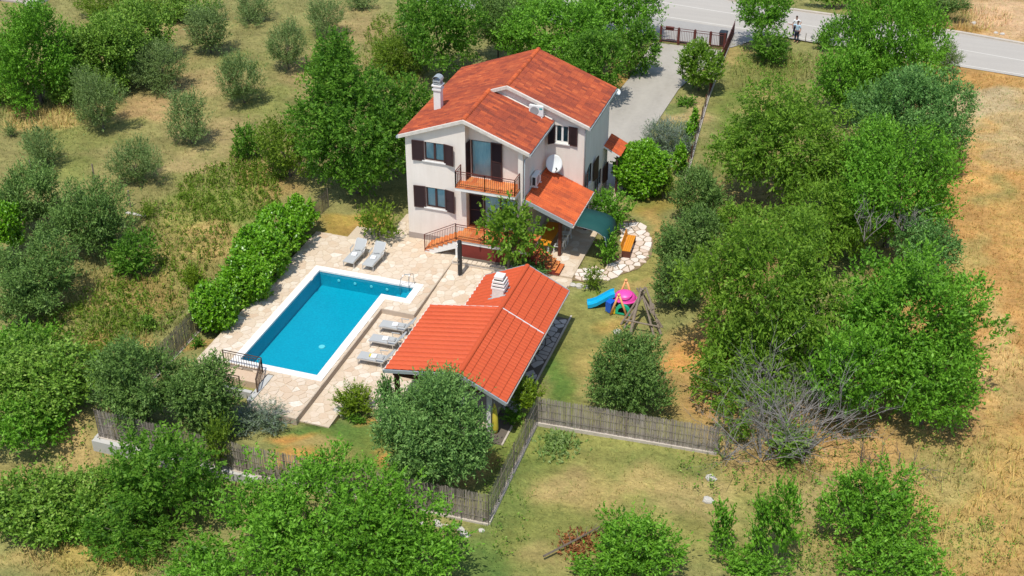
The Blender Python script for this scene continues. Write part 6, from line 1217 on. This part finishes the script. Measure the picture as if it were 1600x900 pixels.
# ---------------------------------------------------------------- people by the road
def person(label, base, face, shirt, arms, sc=1.0):
    t = thing('person', label, 'person', base)
    def sk(name, V, E, Rr, m, root=0, sub=2):
        me = bpy.data.meshes.new(name); me.from_pydata([Vector(v_)*sc for v_ in V], E, []); me.materials.append(M[m]); o = link(me, name, t); md = o.modifiers.new('skin', 'SKIN'); o.modifiers.new('sub', 'SUBSURF').levels = sub; o.modifiers['sub'].render_levels = sub
        sv = me.skin_vertices[0].data
        for i, r_ in enumerate(Rr): sv[i].radius = (r_[0]*sc, r_[1]*sc) if isinstance(r_, tuple) else (r_*sc, r_*sc); sv[i].use_root = (i == root)
        return o
    aL, aR = arms
    V = [(0, 0, .95), (0, .0, 1.12), (0, .01, 1.32), (0, .01, 1.45), (0, -.0, 1.52), (0, -.02, 1.60), (0, -.015, 1.72),
         (-.10, 0, .88), (-.12, .02, .50), (-.13, .04, .09), (-.13, -.10, .04), (.10, 0, .88), (.12, .0, .50), (.13, .03, .09), (.13, -.11, .04),
         (-.19, .01, 1.40), aL[0], aL[1], aL[2], (.19, .01, 1.40), aR[0], aR[1], aR[2]]
    Eg = [(0, 1), (1, 2), (2, 3), (3, 4), (4, 5), (5, 6), (0, 7), (7, 8), (8, 9), (9, 10), (0, 11), (11, 12), (12, 13), (13, 14), (3, 15), (15, 16), (16, 17), (17, 18), (3, 19), (19, 20), (20, 21), (21, 22)]
    Rr = [(.14, .10), (.13, .095), (.15, .11), (.09, .07), .05, (.078, .095), (.07, .085), .085, .06, .045, (.045, .035), .085, .06, .045, (.045, .035), .055, .043, .034, (.036, .02), .055, .043, .034, (.036, .02)]
    sk('body', V, Eg, Rr, 'skin')
    sk('shirt', [V[0], V[1], V[2], (0, .01, 1.44), (-.19, .01, 1.40), tuple((Vector(V[15])+(Vector(aL[0])-Vector(V[15]))*.75)), (.19, .01, 1.40), tuple((Vector(V[19])+(Vector(aR[0])-Vector(V[19]))*.75))], [(0, 1), (1, 2), (2, 3), (3, 4), (4, 5), (3, 6), (6, 7)], [(.165, .125), (.155, .12), (.175, .13), (.10, .09), .075, .065, .075, .065], shirt)
    sk('trousers', [V[0], V[7], V[8], (-.13, .04, .14), V[11], V[12], (.13, .03, .14)], [(0, 1), (1, 2), (2, 3), (0, 4), (4, 5), (5, 6)], [(.16, .12), .105, .08, .065, .105, .08, .065], 'trous')
    b = MB(); v = []; n_ = 12
    for i in range(6):
        tt = math.pi/2*i/5*1.0
        for k in range(n_): v.append(((.088*math.cos(tt)*math.cos(6.2832*k/n_))*sc, (.0+.103*math.cos(tt)*math.sin(6.2832*k/n_))*sc, (1.70+.10*math.sin(tt))*sc))
    b.mesh(v, [(i*n_+k, i*n_+(k+1) % n_, (i+1)*n_+(k+1) % n_, (i+1)*n_+k) for i in range(5) for k in range(n_)]); b.build('hair', 'hair', t, local=True, smooth=True)
    b = MB()
    b.mesh([(-.012*sc, -.108*sc, 1.655*sc), (.012*sc, -.108*sc, 1.655*sc), (0, -.135*sc, 1.635*sc), (0, -.11*sc, 1.69*sc)], [(0, 1, 2), (0, 2, 3), (1, 3, 2)]); b.build('nose', 'skin', t, local=True)
    for s_ in (-.033, .033): b = MB(); b.box((s_-.01)*sc, (s_+.01)*sc, -.112*sc, -.100*sc, 1.675*sc, 1.687*sc); b.build('eye', 'dark', t, local=True)
    b = MB(); b.box(-.022*sc, .022*sc, -.112*sc, -.1*sc, 1.608*sc, 1.616*sc); b.build('mouth', 'rail', t, local=True)
    for s_ in (-.09, .09): b = MB(); b.box((s_-.008)*sc, (s_+.008)*sc, -.02*sc, .02*sc, 1.635*sc, 1.69*sc); b.build('ear', 'skin', t, local=True)
    for s_, A in ((-1, aL), (1, aR)):
        h = Vector(A[2]); d = (Vector(A[2])-Vector(A[1])).normalized(); x = d.cross(Vector((0, 0, 1))) if abs(d.z) < .9 else Vector((1, 0, 0)); x.normalize(); Vh = []; Eh = []; Rh = []
        b = MB()
        for k in range(4): o = x*(k-1.5)*.018; L = (.075, .085, .08, .06)[k]; p0 = h+o; p1 = p0+d*L*.5; p2 = p1+(d*.8+Vector((0, 0, -.4))).normalized()*L*.5; b.tube([p0*sc, p1*sc, p2*sc], [.009*sc, .008*sc, .006*sc], 5)
        b.tube([(h-d*.03+x*.02*s_)*sc, (h+x*.05*s_+d*.01)*sc, (h+x*.06*s_+d*.04)*sc], [.010*sc, .009*sc, .007*sc], 5); b.build('fingers', 'skin', t, local=True)
    t.rotation_euler = (0, 0, math.radians(face)); return t
person('person in a pale blue shirt and dark trousers at the roadside, one arm stretched out', G(1243.5, 66, -.06), -20, 'shirt1', (((-.46, -.04, 1.36), (-.72, -.10, 1.38), (-.80, -.11, 1.385)), ((.27, .05, 1.14), (.28, -.10, .92), (.28, -.13, .85))), 1.0)
person('person in a white shirt standing behind the one in pale blue, elbow out', G(1241.5, 58.5, -.06), 15, 'shirt2', (((-.25, .04, 1.14), (-.26, -.08, .90), (-.26, -.1, .83)), ((.40, .05, 1.25), (.22, -.12, 1.02), (.16, -.15, 1.0))), 1.02)
for (u, v_, h, lab) in ((1258, 66, .75, 'thin dark marker post at the roadside right of the people'),):
    p = G(u, v_, -.1); b = MB(); b.tube([p, p+Vector((0, 0, h))], .03, 6); tag(b.build('marker_post', 'wood', None, p), lab, 'post')
p = G(1268, 66, -.1); t = thing('road_sign', 'small round sign on a short stake at the roadside', 'sign', p); b = MB(); b.tube([p, p+Vector((0, 0, .35))], .025, 6); b.build('stake', 'grey', t); b = MB(); b.tube([p+Vector((0, -.03, .45)), p+Vector((0, .0, .45))], .13, 12); b.build('disc', 'grey', t)
# bench at the back of the house under the trees
p = G(972, 90, -.1); t = thing('wooden_bench', 'old wooden garden table by the trees left of the driveway', 'table', p)
for k in range(4): b = MB(); b.box(p.x-.9, p.x+.6, p.y-.35+k*.2, p.y-.18+k*.2, .62, .66); b.build('plank', 'wood', t)
for (x, y) in ((-.8, -.3), (.5, -.3), (-.8, .35), (.5, .35)): b = MB(); b.box(p.x+x-.04, p.x+x+.04, p.y+y-.04, p.y+y+.04, -.1, .62); b.build('leg', 'wood', t)

# ---------------------------------------------------------------- grass and weeds
rng = np.random.default_rng(77)
def blocked(x, y):
    m = np.zeros(x.shape, bool)
    for (a, b_, c_, d_) in ((-5.55, 3.5, -15.1, -1.1), (-1.3, 11.4, -17.9, 10.3), (-1.35, 0, -1.2, 2.7), (6.1, 10.6, 10, 23.5), (6.3, 12.3, 23.3, 38), (-6.9, -1.1, -17, -15)): m |= (x > a) & (x < b_) & (y > c_) & (y < d_)
    m |= (y > 36.9) & (y < 48.2-.12*np.maximum(0, x-12)) & (x > -70)
    pass
    return m
def tufts(name, n, hmin, hmax, dens_fn, blades=4, wid=.035, seed=1, label=None, bright=(.8, 1.3), lean=.8):
    rng = np.random.default_rng(seed); uu = rng.uniform(-30, 1630, n); vv = rng.uniform(-15, 925, n)
    # even spread over the ground in view
    x = rng.uniform(-56, 40, n*2); y = rng.uniform(-34, 62, n*2); z = tz0(x, y); u, v, ok = project(x, y, z)
    k = ok & (u > -30) & (u < 1630) & (v > -30) & (v < 930) & ~blocked(x, y); x, y, z, u, v = x[k], y[k], z[k], u[k], v[k]
    d = dens_fn(u, v, x, y); k = rng.random(len(x)) < d; x, y, z = x[k], y[k], z[k]; N = len(x)
    col = gcolor(x, y, z); h = rng.uniform(hmin, hmax, N)
    X = np.repeat(x, blades)+rng.normal(0, .06, N*blades); Y = np.repeat(y, blades)+rng.normal(0, .06, N*blades); Z = np.repeat(z, blades)-.01; H = np.repeat(h, blades)*rng.uniform(.6, 1.1, N*blades)
    a = rng.uniform(0, 6.283, N*blades); lx = np.cos(a)*H*lean*rng.random(N*blades); ly = np.sin(a)*H*lean*rng.random(N*blades); wx = -np.sin(a)*wid; wy = np.cos(a)*wid
    V_ = np.stack([np.stack([X-wx, Y-wy, Z], 1), np.stack([X+wx, Y+wy, Z], 1), np.stack([X+lx, Y+ly, Z+H], 1)], 1).reshape(-1, 3)
    me = bpy.data.meshes.new(name); raw_mesh(me, V_, np.arange(len(V_)).reshape(-1, 3)); me.materials.append(M['tuft'])
    cc = np.repeat(col, blades, 0)*rng.uniform(bright[0], bright[1], (N*blades, 1)); g = rng.random((N*blades, 1)) < .3; cc = np.where(g, cc*np.array([.7, 1.0, .7]), cc)
    ca = me.attributes.new('gcol', 'FLOAT_COLOR', 'FACE'); ca.data.foreach_set('color', np.concatenate([cc, np.ones((len(cc), 1))], 1).astype(np.float32).ravel())
    TRIS[0] += len(cc); o = link(me, name); return tag(o, label, 'grass', kind='stuff')
def zone(u, v, spots, base):
    d = np.full(u.shape, base)
    for (a, b_, ra, rb, s_) in spots: q_ = ((u-a)/ra)**2+((v-b_)/rb)**2; d = np.where(q_ < 1, np.maximum(d, s_) if s_ > base else s_, d)
    return d
def meadow(u, v, x, y):
    d = zone(u, v, [(330, 380, 140, 110, .9), (180, 490, 170, 80, .9), (60, 190, 80, 30, .8), (130, 870, 130, 40, .9), (1540, 760, 120, 160, .7), (1560, 400, 90, 300, .55), (1400, 730, 160, 80, .5)], .22)
    gard = (x > -6.5) & (x < 12.3) & (y > -21.3) & (y < 12); d = np.where(gard, .03, d); d = np.where((x > 11) & (x < 15.5) & (y > -13) & (y < 14), .04, d); return d
tufts('dry_grass', 230000, .08, .22, meadow, 3, .016, 3, 'dry yellow and green meadow grass covering the banks and fields')
def tall(u, v, x, y): return zone(u, v, [(350, 350, 120, 90, .16), (230, 440, 160, 90, .26), (230, 520, 90, 40, .35), (60, 180, 80, 26, .6), (150, 870, 130, 30, .6), (1545, 800, 110, 120, .35), (1450, 30, 130, 26, .5), (1240, 100, 60, 26, .6), (1190, 120, 50, 30, .3), (620, 90, 60, 40, .5), (1545, 560, 60, 40, .3)], 0.0)
tufts('tall_grass', 110000, .35, .75, tall, 3, .022, 4, 'tall dry grass and stalks standing on the weedy bank', bright=(1.0, 1.6), lean=1.0)
def weeds(name, label, spots, m, n, L, Wd, seed, h=.18, per=10, spread=.2):
    rng = np.random.default_rng(seed); P = []
    for (a, b_, ra, rb, s_) in spots:
        k = int(n*s_); th = rng.uniform(0, 6.283, k); r_ = np.sqrt(rng.random(k))
        for i in range(k):
            p = G(a+ra*r_[i]*math.cos(th[i]), b_+rb*r_[i]*math.sin(th[i]), -.4); 
            if blocked(np.array([p.x]), np.array([p.y]))[0]: continue
            P.append((p.x, p.y, tz(p.x, p.y)+rng.random()*h))
    P = np.array(P); nn = np.tile([0, 0, 1.0], (len(P), 1)); v, t = leaves(P, nn, per, spread, L, Wd, rng, .4); v[:, 2] = np.maximum(v[:, 2], np.repeat(np.repeat(P[:, 2], per), 4)-.3); TRIS[0] += len(t)*2
    o = leaf_obj(name, v, t, m, None); return tag(o, label, 'weeds', kind='stuff')
weeds('weed_patch', 'yellow green weeds spread over the bank between hedge and orchard', [(360, 310, 80, 45, 1.0), (290, 370, 70, 60, .5), (410, 260, 50, 40, .8), (240, 460, 90, 60, .4), (130, 520, 90, 40, .6), (180, 480, 60, 40, .3), (620, 110, 40, 40, .7), (600, 60, 30, 30, .3)], 'yelgreen', 700, .16, .07, 31)
weeds('weed_patch', 'darker green weeds scattered over fields and bank', [(300, 340, 120, 80, .5), (160, 500, 110, 50, .5), (1300, 700, 90, 60, .5), (1250, 760, 80, 60, .5), (1210, 100, 60, 30, 1.0), (1480, 700, 60, 60, .25), (1500, 850, 90, 50, .4), (1120, 740, 80, 30, .3), (1290, 860, 60, 40, .6), (1180, 610, 80, 80, .3), (1440, 25, 80, 20, .4), (960, 890, 60, 15, .3), (100, 690, 60, 40, .3), (250, 860, 60, 30, .5), (790, 780, 40, 90, .2)], 'bramble', 260, .12, .06, 32, per=8, spread=.28)
print('leaf and grass triangles', TRIS[0])
